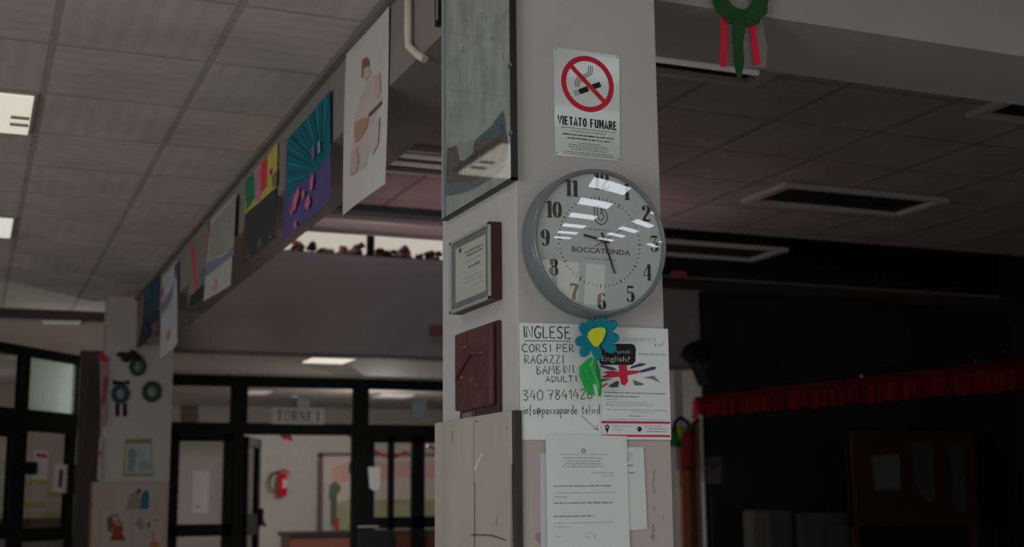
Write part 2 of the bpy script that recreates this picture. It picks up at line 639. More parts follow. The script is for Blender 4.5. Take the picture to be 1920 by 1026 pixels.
# the near pillar and its stone cladding
b = MB(); b.box((0, 0, 0), (0.43, 0.575, 3.25), paint, 0.004); struct('pillar', b, cat='pillar', label='painted square pillar in the middle carrying the clock')
b = MB()
b.box((-0.016, 0.012, 0), (-0.001, 0.60, 1.722), stone_l, 0.003)
FLc = Frame((-0.016, 0, 0), (0, -1, 0))
sh = Sheet(FLc, 0, 0.0002)
joint = M('cladding_joint', (112, 104, 98), 0.9)
stain = M('cladding_stain', (150, 140, 134), 0.6)
st2 = M('cladding_scuff', (205, 198, 190), 0.6)
for pts, m in (([(889, 905), (891, 905), (891, 1030), (889, 1030)], joint), ([(958, 870), (960, 870), (960, 1030), (957, 1030)], stain),
               ([(884, 1001), (922, 1002), (950, 1012), (950, 1015), (920, 1006), (884, 1005)], joint),
               ([(892, 788), (896, 790), (895, 793), (891, 791)], joint), ([(888, 880), (903, 848), (906, 850), (892, 884)], st2),
               ([(950, 800), (952, 801), (951, 806)], joint), ([(848, 805), (850, 812), (848, 834), (846, 826)], stain),
               ([(888, 770), (889, 770), (889, 902), (888, 902)], stain), ([(931, 968), (933, 970), (932, 988), (930, 985)], stain)):
    p = FLc.uvs(pts)
    b.face([FLc.pt(a, z, 0.0006) for a, z in p], m)
struct('trim_1', b)
b = MB()
b.box((0.004, -0.003, 0), (0.436, 0.0, 1.70), stone_r)
FFc = Frame((0, -0.003, 0), (1, 0, 0))
for pts in ([(1224, 955), (1226, 948), (1228, 953), (1227, 962)], [(1243, 968), (1245, 971), (1243, 975)], [(1222, 985), (1226, 980), (1225, 990), (1229, 994), (1224, 1000)],
            [(1226, 880), (1228, 882), (1225, 905), (1229, 925), (1227, 926), (1223, 905)], [(1218, 1005), (1226, 1000), (1227, 1014), (1222, 1012)],
            [(1004, 1000), (1012, 998), (1020, 985), (1024, 1000), (1018, 1026), (1003, 1010)]):
    p = FFc.uvs(pts)
    b.face([FFc.pt(a, z, 0.0006) for a, z in p], stain)
struct('trim_2', b)
b = MB(); b.box((-0.012, -0.010, 0), (0.006, 0.013, 1.72), grout); struct('trim_3', b)

# beams
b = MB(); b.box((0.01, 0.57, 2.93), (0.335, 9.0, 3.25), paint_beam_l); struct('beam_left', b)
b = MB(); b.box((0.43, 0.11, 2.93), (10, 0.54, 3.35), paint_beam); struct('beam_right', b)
b = MB(); b.box((-0.022, 0.0, 3.222), (0.01, 9.6, 3.25), M('ceiling_edge_rail', (120, 114, 106), 0.6)); struct('trim_4', b)

# the far pillar with cladding
b = MB(); b.box((-0.245, 8.5, 0), (0.325, 8.72, 3.25), M('far_pillar_paint', (180, 174, 170), 0.7, 0.03, 2)); struct('pillar_far', b)
b = MB(); b.box((-0.30, 8.47, 0), (0.318, 8.72, 1.67), M('far_pillar_stone', (170, 152, 140), 0.6, 0.05, 3)); struct('trim_5', b)

# bulkhead wall of the dark hall with the clerestory opening
b = MB()
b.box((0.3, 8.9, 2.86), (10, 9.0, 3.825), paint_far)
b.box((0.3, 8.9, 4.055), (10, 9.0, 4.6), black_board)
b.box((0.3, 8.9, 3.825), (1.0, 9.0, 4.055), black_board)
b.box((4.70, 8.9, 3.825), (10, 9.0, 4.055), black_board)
struct('wall_back', b)
b = MB()
for x0, x1 in ((1.0, 1.03), (2.185, 2.25), (3.45, 3.52), (4.66, 4.72)):
    b.box((x0, 8.905, 3.825), (x1, 8.96, 4.055), black_metal)
b.box((1.0, 8.905, 3.80), (4.72, 8.96, 3.835), black_metal)
w1 = struct('window_1', b)
b = MB(); b.box((1.0, 8.93, 3.825), (4.70, 8.934, 4.055), glass_mat('clerestory_glass', 0.06)); struct('pane', b, w1)
b = MB(); b.box((1.2, 8.86, 4.065), (5.72, 8.899, 4.17), M('window_lintel', (120, 116, 114), 0.6, 0.05, 3)); b.box((1.2, 8.87, 4.17), (5.72, 8.899, 4.26), M('window_lintel_dark', (70, 66, 66), 0.8)); struct('trim_6', b)
b = MB(); b.box((0.3, 8.86, 2.835), (5.83, 9.02, 2.86), M('bulkhead_edge', (100, 92, 90), 0.7)); struct('trim_7', b)

# side walls and the walls of the rooms behind
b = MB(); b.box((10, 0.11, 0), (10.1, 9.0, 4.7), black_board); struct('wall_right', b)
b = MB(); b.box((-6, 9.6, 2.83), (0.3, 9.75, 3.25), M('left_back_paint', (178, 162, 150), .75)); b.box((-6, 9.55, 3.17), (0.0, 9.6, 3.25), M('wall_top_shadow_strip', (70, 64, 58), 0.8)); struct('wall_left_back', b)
b = MB(); b.box((-6.1, -9.5, 0), (-6, 13.2, 3.4), paint_cream); struct('wall_left', b)
cl = M('rear_wall_paint', (176, 170, 162), .8)
b = MB()
b.box((-6.1, -9.7, 0), (11, -9.5, 0.35), cl); b.box((-6.1, -9.7, 2.75), (11, -9.5, 3.4), cl)
for x0, x1 in ((-6.1, -5.4), (-4.0, -3.7), (-2.3, -2.1), (-1.9, -1.7), (-0.3, 0.0), (1.4, 1.7), (3.1, 3.5), (5.0, 11)):
    b.box((x0, -9.7, 0.35), (x1, -9.5, 2.75), cl)
struct('wall_behind', b)
b = MB(); b.box((-6, 13.0, 0), (0.3, 13.2, 2.9), M('side_room_paint', (176, 164, 150), 0.8)); struct('wall_side_room', b)
b = MB(); b.box((0.22, 9.07, 0), (0.3, 13.2, 2.9), paint_cream); struct('wall_vestibule_left', b)
b = MB(); b.box((0.3, 16.0, 0), (6.2, 16.2, 2.9), paint_cream); struct('wall_corridor_back', b)
b = MB(); b.box((5.9, 9.0, 0), (6.0, 16.0, 2.9), paint_cream); struct('wall_vestibule_right', b)

# black folding partition of the dark hall
b = MB()
x = 5.84
k = 0
while x < 10:
    w = (0.52, 0.40, 0.62, 0.7)[k % 4]
    b.box((x, 8.78, 0), (min(x + w - 0.012, 10), 8.88, 3.655), black_board)
    x += w
    k += 1
b.box((5.84, 8.80, 0), (10, 8.86, 3.64), M('partition_gap', (36, 36, 36), 0.6))
struct('wall_partition', b)
b = MB(); b.box((5.0, 8.84, 3.68), (10, 8.898, 3.79), M('partition_rail', (58, 53, 49), 0.7)); struct('trim_8', b)

# ------------------------------------------------------------------ canted glazed lobby on the left
CA = Frame((-0.34, 9.3, 0), (0.602, 0.799, 0))


def pxrect(b, F, x0, y0, x1, y1, c0, c1, m, bevel=0.0):
    """Upright member whose face corners were measured on the photo (opposite corners)."""
    a0, z1 = F.uv(x0, y0)
    a1, z0 = F.uv(x1, y1)
    b.obox(F, a0, z0, a1, z1, c0, c1, m, bevel)


def A_(x):
    return CA.uv(x, 850)[0]


b = MB()
aL, aR = -3.2, A_(150)
b.obox(CA, aL, 2.72, aR, 2.80, -0.05, 0.03, black_metal)          # head
b.obox(CA, aL, 2.13, aR, 2.275, -0.05, 0.03, black_metal)         # transom
b.obox(CA, A_(137), 0, A_(150), 2.72, -0.05, 0.03, black_metal)   # right post
b.obox(CA, CA.uv(40, 700)[0], 2.275, CA.uv(51, 700)[0], 2.72, -0.05, 0.03, black_metal)
w2 = struct('window_2', b)
b = MB(); b.obox(CA, CA.uv(51, 700)[0], 2.275, A_(137), 2.72, -0.012, -0.006, frosted_mat('frosted_glass')); b.obox(CA, aL, 2.275, CA.uv(40, 700)[0], 2.72, -0.012, -0.006, glass_mat('door_glass', 0.05, (0.66, 0.66, 0.66), 0.05)); struct('pane', b, w2)
b = MB()
for x0, x1 in ((20, 45), (128, 137)):
    b.obox(CA, A_(x0), 0, A_(x1), 2.13, -0.045, 0.025, black_metal)
b.obox(CA, A_(45), 1.188, A_(128), 1.295, -0.045, 0.025, black_metal)
b.obox(CA, A_(45), 2.10, A_(128), 2.13, -0.045, 0.025, black_metal)
d1 = struct('door_1', b)
b = MB(); b.obox(CA, A_(45), 1.29, A_(128), 2.11, -0.012, -0.006, glass_mat('door_glass')); struct('pane', b, d1)
b = MB(); b.obox(CA, A_(45), 0.0, A_(128), 1.19, -0.012, -0.006, M('door_panel', (150, 146, 142), 0.6)); struct('panel', b, d1)
b = MB(); pxrect(b, CA, 46, 866, 61, 890, 0.0, 0.05, black_metal, 0.01); struct('handle', b, d1)
b = MB()
b.obox(CA, aL, 1.22, A_(20), 1.34, -0.045, 0.025, black_metal)
b.obox(CA, aL, 2.04, A_(20), 2.13, -0.045, 0.025, black_metal)
d2 = struct('door_2', b)
b = MB(); b.obox(CA, aL, 1.34, A_(20), 2.04, -0.012, -0.006, glass_mat('door_glass')); struct('pane', b, d2)
b = MB(); b.obox(CA, aL, 0.0, A_(20), 1.22, -0.012, -0.006, M('door_panel')); struct('panel', b, d2)
b = MB(); pxrect(b, CA, 9, 864, 19, 890, 0.0, 0.05, black_metal, 0.01); struct('handle', b, d2)
b = MB(); b.box((-0.425, 8.72, 0), (-0.2, 8.86, 2.80), dark_wood); struct('trim_9', b)

# ------------------------------------------------------------------ glazed door screen at the back of the vestibule
DS = Frame((0, 11.3, 0), (1, 0, 0))
zt = 2.86


def X_(x, y=850):
    return DS.uv(x, y)[0]


def Z_(y, x=575):
    return DS.uv(x, y)[1]


zh0, zh1 = Z_(816), Z_(795)      # transom bar
zg1, zg0 = Z_(829), Z_(980)      # door glass
zr0 = Z_(1002)
b = MB()
b.obox(DS, 0.31, Z_(728), 5.88, zt, -0.06, 0.04, black_metal)
b.obox(DS, 0.31, zh0, 5.88, zh1, -0.06, 0.04, black_metal)
for x0, x1 in ((433, 463), (663, 690)):
    b.obox(DS, X_(x0, 760), zh1, X_(x1, 760), Z_(728), -0.06, 0.04, black_metal)
for x0, x1 in ((300, 318), (437, 456), (660, 700)):
    b.obox(DS, X_(x0), 0, X_(x1), zh0, -0.06, 0.04, black_metal)
w3 = struct('window_3', b)
b = MB(); b.obox(DS, 0.31, zh1, 5.88, Z_(728), -0.01, -0.004, glass_mat('door_glass')); struct('pane', b, w3)
b = MB()
for x0, x1 in ((318, 336), (420, 437)):
    b.obox(DS, X_(x0), 0, X_(x1), zh0, -0.05, 0.03, black_metal)
b.obox(DS, X_(318), zg1, X_(437), zh0, -0.05, 0.03, black_metal)
b.obox(DS, X_(318), zr0, X_(437), zg0, -0.05, 0.03, black_metal)
d3 = struct('door_3', b)
b = MB(); b.obox(DS, X_(336), 0.05, X_(420), zg1, -0.01, -0.004, glass_mat('door_glass')); struct('pane', b, d3)
# right leaves with three narrow panes
b = MB()
for x0, x1 in ((700, 701), (729, 738), (772, 795)):
    b.obox(DS, X_(x0), 0, X_(x1), zh0, -0.05, 0.03, black_metal)
b.obox(DS, X_(700), zg1, 5.88, zh0, -0.05, 0.03, black_metal)
b.obox(DS, X_(700), Z_(994), 5.88, Z_(972), -0.05, 0.03, black_metal)
for k in range(4):
    xx = X_(826) + k * 0.62
    b.obox(DS, xx, 0, xx + 0.12, zh0, -0.05, 0.03, black_metal)
d4 = struct('door_4', b)
b = MB(); b.obox(DS, X_(701), Z_(972), 5.88, zg1, -0.01, -0.004, glass_mat('door_glass_clear', 0.05, (0.9, 0.9, 0.9))); struct('pane', b, d4)
b = MB(); b.obox(DS, X_(668, 990), Z_(991), X_(706, 990), Z_(988), 0.05, 0.09, M('steel_bar', (190, 186, 180), 0.35)); struct('push_bar', b, d4)
b = MB(); b.obox(DS, X_(668, 1000), 0.05, X_(735, 1000), Z_(996), 0.03, 0.045, M('dark_panel', (40, 40, 42), 0.5)); b.obox(DS, X_(738, 1000), 0.05, 5.88, Z_(1010), -0.03, -0.02, M('red_brown_panel', (110, 62, 52), 0.6)); struct('panel', b, d4)
# the open leaf, swung into the corridor
a_h = X_(462)
LF = Frame((a_h, 11.34, 0), (0.37, 0.93, 0))
wl = 0.80
b = MB()
b.obox(LF, 0, 0, 0.07, zh0 - 0.02, -0.03, 0.03, black_metal)
b.obox(LF, wl - 0.14, 0, wl, zh0 - 0.02, -0.03, 0.03, black_metal)
b.obox(LF, 0, zh0 - 0.12, wl, zh0 - 0.02, -0.03, 0.03, black_metal)
b.obox(LF, 0, 1.13, wl, 1.36, -0.03, 0.03, black_metal)
d5 = struct('door_5', b)
b = MB(); b.obox(LF, 0.07, 0.05, wl - 0.14, zh0 - 0.12, -0.004, 0.004, glass_mat('door_glass')); struct('pane', b, d5)
b = MB(); b.obox(LF, wl - 0.12, 1.22, wl - 0.02, 1.42, 0.03, 0.08, black_metal, 0.015); b.tube([LF.pt(wl - 0.05, 1.3, 0.06), LF.pt(wl + 0.06, 1.22, 0.08)], 0.016, black_metal); struct('handle', b, d5)

# ================================================================== ON THE NEAR PILLAR, FRONT FACE
FR = Frame((0, 0, 0), (1, 0, 0))
ink = M('ink_black', (26, 26, 27), 0.6)
red = M('sign_red', (196, 14, 48), 0.45)
alu = M('sign_plate', (196, 203, 198), 0.18, spec=0.6, coat=0.4)
screwm = M('screw_steel', (120, 120, 118), 0.35, metal=0.8)

# --- no smoking sign
sh = Sheet(FR, 0.001, 0.0016)
sh.base([(0.1135, 2.402), (0.1165, 2.399), (0.3045, 2.399), (0.3075, 2.402), (0.3125, 2.697), (0.3095, 2.70), (0.1165, 2.70), (0.1135, 2.697)], alu)
cc = FR.uv(1101, 158)
rr = 0.079
sh.ring(cc[0], cc[1], rr - 0.0145, rr, red, 2)
u = math.sqrt(0.5)
sh.ribbon([(cc[0] - (rr - .008) * .74, cc[1] + (rr - .008) * .68), (cc[0] + (rr - .008) * .74, cc[1] - (rr - .008) * .68)], 0.0125, red, 3)
# cigarette body, lying up to the right, cut by the bar
ca = 0.42
for t0, t1 in ((-0.033, -0.003), (0.012, 0.038)):
    d = (math.cos(ca), math.sin(ca))
    o_ = (cc[0] + 0.004, cc[1] - 0.012)
    p = [(o_[0] + d[0] * t - d[1] * s, o_[1] + d[1] * t + d[0] * s) for t, s in ((t0, -.0075), (t1, -.0075), (t1, .0075), (t0, .0075))]
    sh.patch(p, ink, 1)
for k in range(3):                                       # ash end
    t = -0.037 - 0.005 * k
    p = [(o_[0] + d[0] * t - d[1] * s, o_[1] + d[1] * t + d[0] * s) for s in (-.008, .008)]
    sh.ribbon(p, 0.0017, ink, 1)
for k in range(3):                                       # smoke
    q = 0.0052 * k
    sh.ribbon(smooth_line([(cc[0] - .036 + q, cc[1] - .012), (cc[0] - .036 + q, cc[1] + .004 - q * .4), (cc[0] - .026 + q * .8, cc[1] + .018 - q),
                           (cc[0] - .006, cc[1] + .027 - q), (cc[0] + .003 + q, cc[1] + .036 - q * .4), (cc[0] + .004 + q, cc[1] + .052)]), 0.0019, ink, 1)
a0, b0 = FR.uv(1045, 226)
a1, b1 = FR.uv(1156, 237)
BLK = {'V': [[(.04, 1), (.3, .04), (.56, 1)]], 'I': [[(.12, 0), (.12, 1)]], 'E': [[(.5, .92), (.11, .92)], [(.46, .52), (.11, .52)], [(.5, .08), (.11, .08)], [(.11, 0), (.11, 1)]],
       'T': [[(.0, .92), (.56, .92)], [(.28, 0), (.28, 1)]], 'A': [[(.06, 0), (.3, 1), (.54, 0)], [(.14, .28), (.46, .28)]],
       'O': [[(.3 + .2 * math.sin(t * .3927) , .5 + .43 * math.cos(t * .3927)) for t in range(17)]], 'F': [[(.5, .92), (.11, .92)], [(.45, .5), (.11, .5)], [(.11, 0), (.11, 1)]],
       'U': [[(.11, 1), (.11, .3), (.17, .12), (.3, .07), (.43, .12), (.49, .3), (.49, 1)]], 'M': [[(.11, 0), (.11, 1)], [(.13, .97), (.35, .25), (.57, .97)], [(.59, 0), (.59, 1)]],
       'R': [[(.11, 0), (.11, 1)], [(.11, .92), (.38, .92), (.48, .82), (.48, .62), (.38, .52), (.11, .52)], [(.32, .52), (.52, 0)]]}
BW = {'I': .24, 'M': .7, ' ': .34}
tot = sum(BW.get(c, .6) + .09 for c in 'VIETATO FUMARE') - .09
kx, x = (a1 - a0) / tot, a0
bz, bh = (b0 + b1) / 2 - .0115, .0245
for c in 'VIETATO FUMARE':
    for P in BLK.get(c, ()):
        flat = len(P) == 2 and abs(P[0][1] - P[1][1]) < .01
        sh.ribbon([(x + px_ * kx, bz + py_ * bh) for px_, py_ in P], .0036 if flat else .0044, ink, 1)
    x += (BW.get(c, .6) + .09) * kx
grey_ink = M('grey_ink', (92, 94, 94), 0.6)
for k, (yy, fl, h) in enumerate(((2.478, .95, .0022), (2.470, .6, .0022), (2.459, .9, .0032), (2.449, .75, .0032), (2.438, .4, .002), (2.432, .7, .002), (2.426, .7, .002),
                                 (2.420, .62, .002), (2.412, .85, .002), (2.4065, .9, .002))):
    small_print(sh, 0.128, 0.30, yy, h, grey_ink if k not in (2, 3) else ink, 1, k, fill=fl)
sign = tag(sh.build('no_smoking_sign'), 'metal no-smoking sign reading VIETATO FUMARE above the clock', 'sign')
for a, z in ((0.1185, 2.405), (0.3025, 2.405), (0.1185, 2.694), (0.3065, 2.694)):
    b = MB(); b.lathe(FR, a, z, [(0.0, 0.004), (0.0016, 0.0038), (0.0022, 0.0026)], screwm, 12)
    b.build('screw', sign)

# --- wall clock
CX, CZ, CR, CD = 0.2085, 2.158, 0.1955, 0.080
case_m = M('clock_case', (108, 114, 116), 0.38, spec=0.45, coat=0.25)
dial_m = M('clock_dial', (196, 204, 204), 0.5)
clock = empty('wall_clock', (CX, 0, CZ), 'round grey wall clock with big numerals hung high on the pillar', 'clock')
b = MB()
b.lathe(FR, CX, CZ, [(0, 0.001), (CR - .004, 0.001), (CR, 0.006), (CR, CD - .020), (CR - .0015, CD - .008), (CR - .0055, CD - .001), (CR - .009, CD), (CR - .012, CD - .002), (CR - .013, CD - .012)], case_m, 96)
b.build('case', clock)
DR = CR - .012
FD = Frame((0, -(CD - 0.014), 0), (1, 0, 0))
sh = Sheet(FD, 0, 0.001, 0.0002)
sh.base([(CX + DR * math.cos(2 * math.pi * k / 72), CZ + DR * math.sin(2 * math.pi * k / 72)) for k in range(72)], dial_m)
TR = 0.1165
for k in range(60):
    t = math.pi / 2 - 2 * math.pi * k / 60
    c_, s_ = math.cos(t), math.sin(t)
    big = k % 5 == 0
    r0, r1 = (TR - .0055, TR + .0055) if big else (TR - .002, TR + .003)
    w = .0028 if big else .0024
    sh.ribbon([(CX + c_ * r0, CZ + s_ * r0), (CX + c_ * r1, CZ + s_ * r1)], w, ink, 1)
lg = M('logo_grey', (80, 84, 88), 0.6)
# the maker's emblem: a looped b inside a rounded b
lx, lz = FD.uv(1126, 405)
sh.ribbon(smooth_line([(lx - .018, lz + .024), (lx - .0175, lz - .002), (lx - .012, lz - .017), (lx + .002, lz - .023), (lx + .016, lz - .014), (lx + .019, lz + .003),
                       (lx + .012, lz + .015), (lx + .003, lz + .017), (lx + .003, lz + .008), (lx - .001, lz + .024), (lx - .018, lz + .024)], 6), .0032, lg, 1)
sh.ribbon(smooth_line([(lx - .009, lz + .022), (lx - .009, lz - .001), (lx - .003, lz - .011), (lx + .006, lz - .010), (lx + .009, lz), (lx + .005, lz + .007), (lx - .002, lz + .007)], 6), .003, lg, 1)
tx0, tz = FD.uv(1071, 474)
tx1, tz1 = FD.uv(1181, 477)
sh.text('BOCCATONDA', tx0, (tz + tz1) / 2, 0.019, M('brand_ink', (88, 66, 66), 0.6), 1, width=tx1 - tx0, bold=0.0004)
small_print(sh, CX - .055, CX + .045, CZ + 0.030, .004, M('faint_ink', (150, 156, 156), .6), 1, 3, fill=.9)
small_print(sh, CX - .05, CX + .05, CZ - 0.048, .003, M('faint_ink'), 1, 4, fill=.9)
sh.build('dial', clock)
# numerals drawn with a broad vertical nib: thick stems, hairline curves
DIG = {'0': [('n', [(.3 + .2 * math.sin(2 * math.pi * k / 24), .5 + .46 * math.cos(2 * math.pi * k / 24)) for k in range(25)])],
       '1': [('f', [(.34, .0), (.34, 1)], .24), ('f', [(.30, .96), (.10, .86)], .07), ('f', [(.14, .02), (.54, .02)], .05)],
       '2': [('n', smooth_line([(.10, .72), (.16, .92), (.32, .98), (.48, .84), (.45, .62), (.28, .38), (.08, .10)])), ('f', [(.05, .08), (.58, .08)], .15), ('f', [(.55, .12), (.58, .3)], .04), ('f', [(.06, .74), (.18, .74)], .12)],
       '3': [('f', [(.08, .92), (.52, .92)], .14), ('f', [(.08, .9), (.08, .7)], .04), ('f', [(.50, .90), (.24, .58)], .05), ('n', smooth_line([(.24, .58), (.42, .54), (.50, .32), (.42, .07), (.26, .02), (.10, .12)])), ('f', [(.05, .14), (.17, .14)], .12)],
       '4': [('f', [(.44, 0), (.44, 1)], .2), ('f', [(.40, 1), (.03, .30)], .05), ('f', [(.02, .29), (.64, .29)], .05), ('f', [(.26, .02), (.62, .02)], .04)],
       '5': [('f', [(.12, .91), (.54, .91)], .14), ('f', [(.13, .92), (.12, .52)], .05), ('n', smooth_line([(.12, .52), (.26, .60), (.42, .55), (.50, .32), (.42, .07), (.26, .02), (.10, .12)])), ('f', [(.05, .14), (.17, .14)], .12)],
       '6': [('n', smooth_line([(.46, .90), (.34, .98), (.18, .85), (.11, .5), (.14, .18), (.28, .02), (.44, .12), (.48, .30), (.42, .5), (.28, .56), (.16, .44)])), ('f', [(.40, .86), (.52, .86)], .12)],
       '7': [('f', [(.06, .91), (.54, .91)], .15), ('f', [(.07, .9), (.07, .68)], .04), ('n', [(.53, .92), (.40, .62), (.30, .35), (.27, .0)])],
       '8': [('n', [(.3 + .17 * math.sin(2 * math.pi * k / 20), .75 + .22 * math.cos(2 * math.pi * k / 20)) for k in range(21)]),
             ('n', [(.3 + .21 * math.sin(2 * math.pi * k / 20), .27 + .25 * math.cos(2 * math.pi * k / 20)) for k in range(21)])]}
DIG['9'] = [(q[0], [(.6 - x, 1 - y) for x, y in q[1]], *q[2:]) for q in DIG['6']]
NH = 0.044


def digits(s, px_, py_, wk=0.95):
    sh = Sheet(FD, 0.0012, 0.0, 0.0001)
    a, z = FD.uv(px_, py_)
    tot = len(s) * .6 + (len(s) - 1) * .0
    tot = sum(.46 if c == '1' else .6 for c in s)
    x = a - tot * NH * wk / 2
    for c in s:
        adv = .46 if c == '1' else .6
        off = -.09 if c == '1' else 0
        for j, q in enumerate(DIG[c]):
            P = [(x + (p[0] + off) * NH * wk, z + (p[1] - .5) * NH) for p in q[1]]
            if q[0] == 'f':
                sh.ribbon(P, q[2] * NH, ink, 1 + j)
            else:
                ws = []
                for i in range(len(P)):
                    p, r = P[max(i - 1, 0)], P[min(i + 1, len(P) - 1)]
                    l = math.hypot(r[0] - p[0], r[1] - p[1]) or 1
                    ws.append(NH * (.045 + .19 * (abs(r[1] - p[1]) / l) ** 3))
                if q[1][0] == q[1][-1]:
                    ws[0] = ws[-1] = NH * .05
                sh.ribbon(P, ws, ink, 1 + j)
        x += adv * NH * wk
    sh.build('numeral', clock)


for s_, x, y in (('12', 1127, 341), ('1', 1175, 360), ('2', 1211, 401), ('3', 1226, 457), ('4', 1213, 511), ('5', 1181, 551), ('6', 1128, 565),
                 ('7', 1076, 547), ('8', 1038, 501), ('9', 1022, 446), ('10', 1038, 393), ('11', 1072, 353)):
    digits(s_, x, y)
HX, HZ = FD.uv(1131, 452)


def hand(name, tip, tail, w0, w1, m, c):
    d = (tip[0] - HX, tip[1] - HZ)
    l = math.hypot(*d)
    d = (d[0] / l, d[1] / l)
    n = (-d[1], d[0])
    b = MB()
    b.prism(FD, [(HX - d[0] * tail - n[0] * w0 / 2, HZ - d[1] * tail - n[1] * w0 / 2), (HX + d[0] * l - n[0] * w1 / 2, HZ + d[1] * l - n[1] * w1 / 2),
                 (HX + d[0] * l + n[0] * w1 / 2, HZ + d[1] * l + n[1] * w1 / 2), (HX - d[0] * tail + n[0] * w0 / 2, HZ - d[1] * tail + n[1] * w0 / 2)], c, c + .001, m)
    b.lathe(FD, HX, HZ, [(w0 * .9, c), (w0 * .9, c + .0013), (0, c + .0013)], m, 16)
    return b.build(name, clock)


hand('hour_hand', FD.uv(1093, 441), .015, .0075, .0055, ink, .004)
hand('minute_hand', FD.uv(1151, 514), .022, .0062, .004, ink, .006)
hand('second_hand', FD.uv(1167, 430), .035, .0022, .0016, M('second_hand_red', (120, 92, 90), 0.5), .008)
b = MB()
gr = CR - .0105
sag = 0.017
RR = (gr * gr + sag * sag) / (2 * sag)
prof = []
for k in range(21):
    r = gr * (1 - k / 20)
    prof.append((r, CD - .006 + math.sqrt(RR * RR - r * r) - (RR - sag)))
b.lathe(FR, CX, CZ, prof, glass_mat('clock_glass', 0.17, (1, 1, 1), 0.015), 96)
b.build('glass', clock)

# --- hand-lettered sheet of the English course
paper = M('paper_white', (226, 231, 230), 0.75, 0.012, 5)
pen = M('felt_pen', (44, 52, 62), 0.7)
sh = Sheet(FR, 0.004, 0.0005)
sh.base(FR.uvs([(976, 825), (1135, 825), (1135, 610), (973, 605)], .004), paper)
for s_, p0, p1, h, w in (('INGLESE', (979, 633), (1069, 635), 21, .0034), ('CORSI PER', (979, 660), (1076, 660), 14, .0024), ('RAGAZZI', (983, 682), (1056, 682), 16, .0024),
                         ('BAMBINI', (1006, 702), (1075, 700), 15, .0024), ('ADULTI', (1023, 717), (1080, 716), 11, .0022), ('340.7841428', (981, 751), (1110, 748), 18, .0021),
                         ('info@passaparde telivd', (981, 777), (1124, 776), 13, .0019)):
    q0, q1 = FR.uv(*p0, .004), FR.uv(*p1, .004)
    hh = h * 0.00142
    if s_[0] == 'i':
        hh *= 1.25
    handwrite(sh, s_, q0, q1, hh, w, pen, 1)
sh.ribbon(FR.uvs([(983, 639), (1069, 640)], .004), .0018, pen, 1)
sh.ribbon(FR.uvs([(1089, 779), (1121, 807)], .004), .0012, pen, 1)
sh.ribbon(FR.uvs([(1112, 804), (1121, 807), (1119, 797)], .004), .0015, pen, 1)
sh.bend(lambda a, z: 0.0006 * math.sin(a * 16), 0.03)
tag(sh.build('handwritten_notice'), 'white handwritten INGLESE course sheet taped below the clock', 'notice')

# --- printed flyer with the flag
navy = M('print_navy', (62, 78, 98), 0.6)
fred = M('print_red', (204, 40, 70), 0.6)
fgrey = M('print_grey', (166, 170, 172), .7)
fg2 = M('print_midgrey', (134, 138, 141), .7)
sh = Sheet(FR, 0.0075, 0.0005)
sh.base(FR.uvs([(1128, 824), (1258, 825), (1252, 617), (1126, 612)], .0075), M('flyer_paper', (222, 227, 227), 0.6, 0.01, 5))
sh.ppatch([(1128, 789.5), (1256, 791), (1256, 795), (1128, 794)][::-1], fred)
sh.ppatch([(1128.5, 815), (1256, 816), (1256, 820), (1128.5, 819)][::-1], fred)
# speech bubble
bub = [(1124, 647), (1150, 645), (1184, 645), (1190, 648), (1192, 654), (1191, 678), (1186, 684), (1178, 685), (1128, 684), (1124, 680)]
sh.ppatch(bub[::-1], ink, 1)
q0, q1 = FR.uv(1152, 662, .0075), FR.uv(1182, 659, .0075)
sh.text('you speak', q0[0] - .03, q0[1], .014, fgrey, 2, width=.078)
q0, q1 = FR.uv(1126, 677, .0075), FR.uv(1179, 676, .0075)
sh.text('English?', q0[0], q0[1], .02, M('print_chalk', (190, 192, 190), .7), 2, width=q1[0] - q0[0])
# brushed flag: red cross with navy diagonal strokes fraying outward
for pts, m, l in (([(1160, 684), (1175, 684), (1174, 700), (1177, 716), (1172, 723), (1165, 721), (1162, 706)], fred, 3), ([(1138, 702), (1160, 696), (1176, 695), (1204, 695), (1196, 700), (1178, 704), (1160, 707), (1134, 709), (1128, 707)], fred, 3), ([(1128, 698), (1148, 695), (1160, 697), (1140, 701)], fred, 2),
                  ([(1126, 684), (1150, 689), (1158, 694), (1144, 694), (1126, 688)], navy, 2), ([(1180, 692), (1206, 686), (1212, 682), (1200, 681), (1184, 687)], navy, 2),
                  ([(1192, 697), (1222, 688), (1230, 688), (1228, 693), (1204, 699)], navy, 2), ([(1126, 711), (1150, 710), (1128, 716)], navy, 2),
                  ([(1140, 724), (1156, 714), (1161, 716), (1159, 726), (1148, 727)], navy, 2), ([(1186, 712), (1206, 720), (1207, 722), (1190, 723)], M('print_slate', (98, 112, 112), .7), 2),
                  ([(1205, 708), (1226, 705), (1238, 718), (1222, 711)], M('print_slate2', (120, 122, 130), .7), 2), ([(1128, 724), (1138, 718), (1140, 720), (1130, 727)], fred, 2)):
    sh.ppatch(pts[::-1], m, l)
q0, q1 = FR.uv(1160, 640, .0075), FR.uv(1228, 640, .0075)
handwrite(sh, 'passaparola', q0, q1, .016, .0011, fgrey, 1)
q0, q1 = FR.uv(1226, 650, .0075), FR.uv(1244, 648, .0075)
handwrite(sh, 'sul', q0, q1, .013, .0013, fg2, 1)
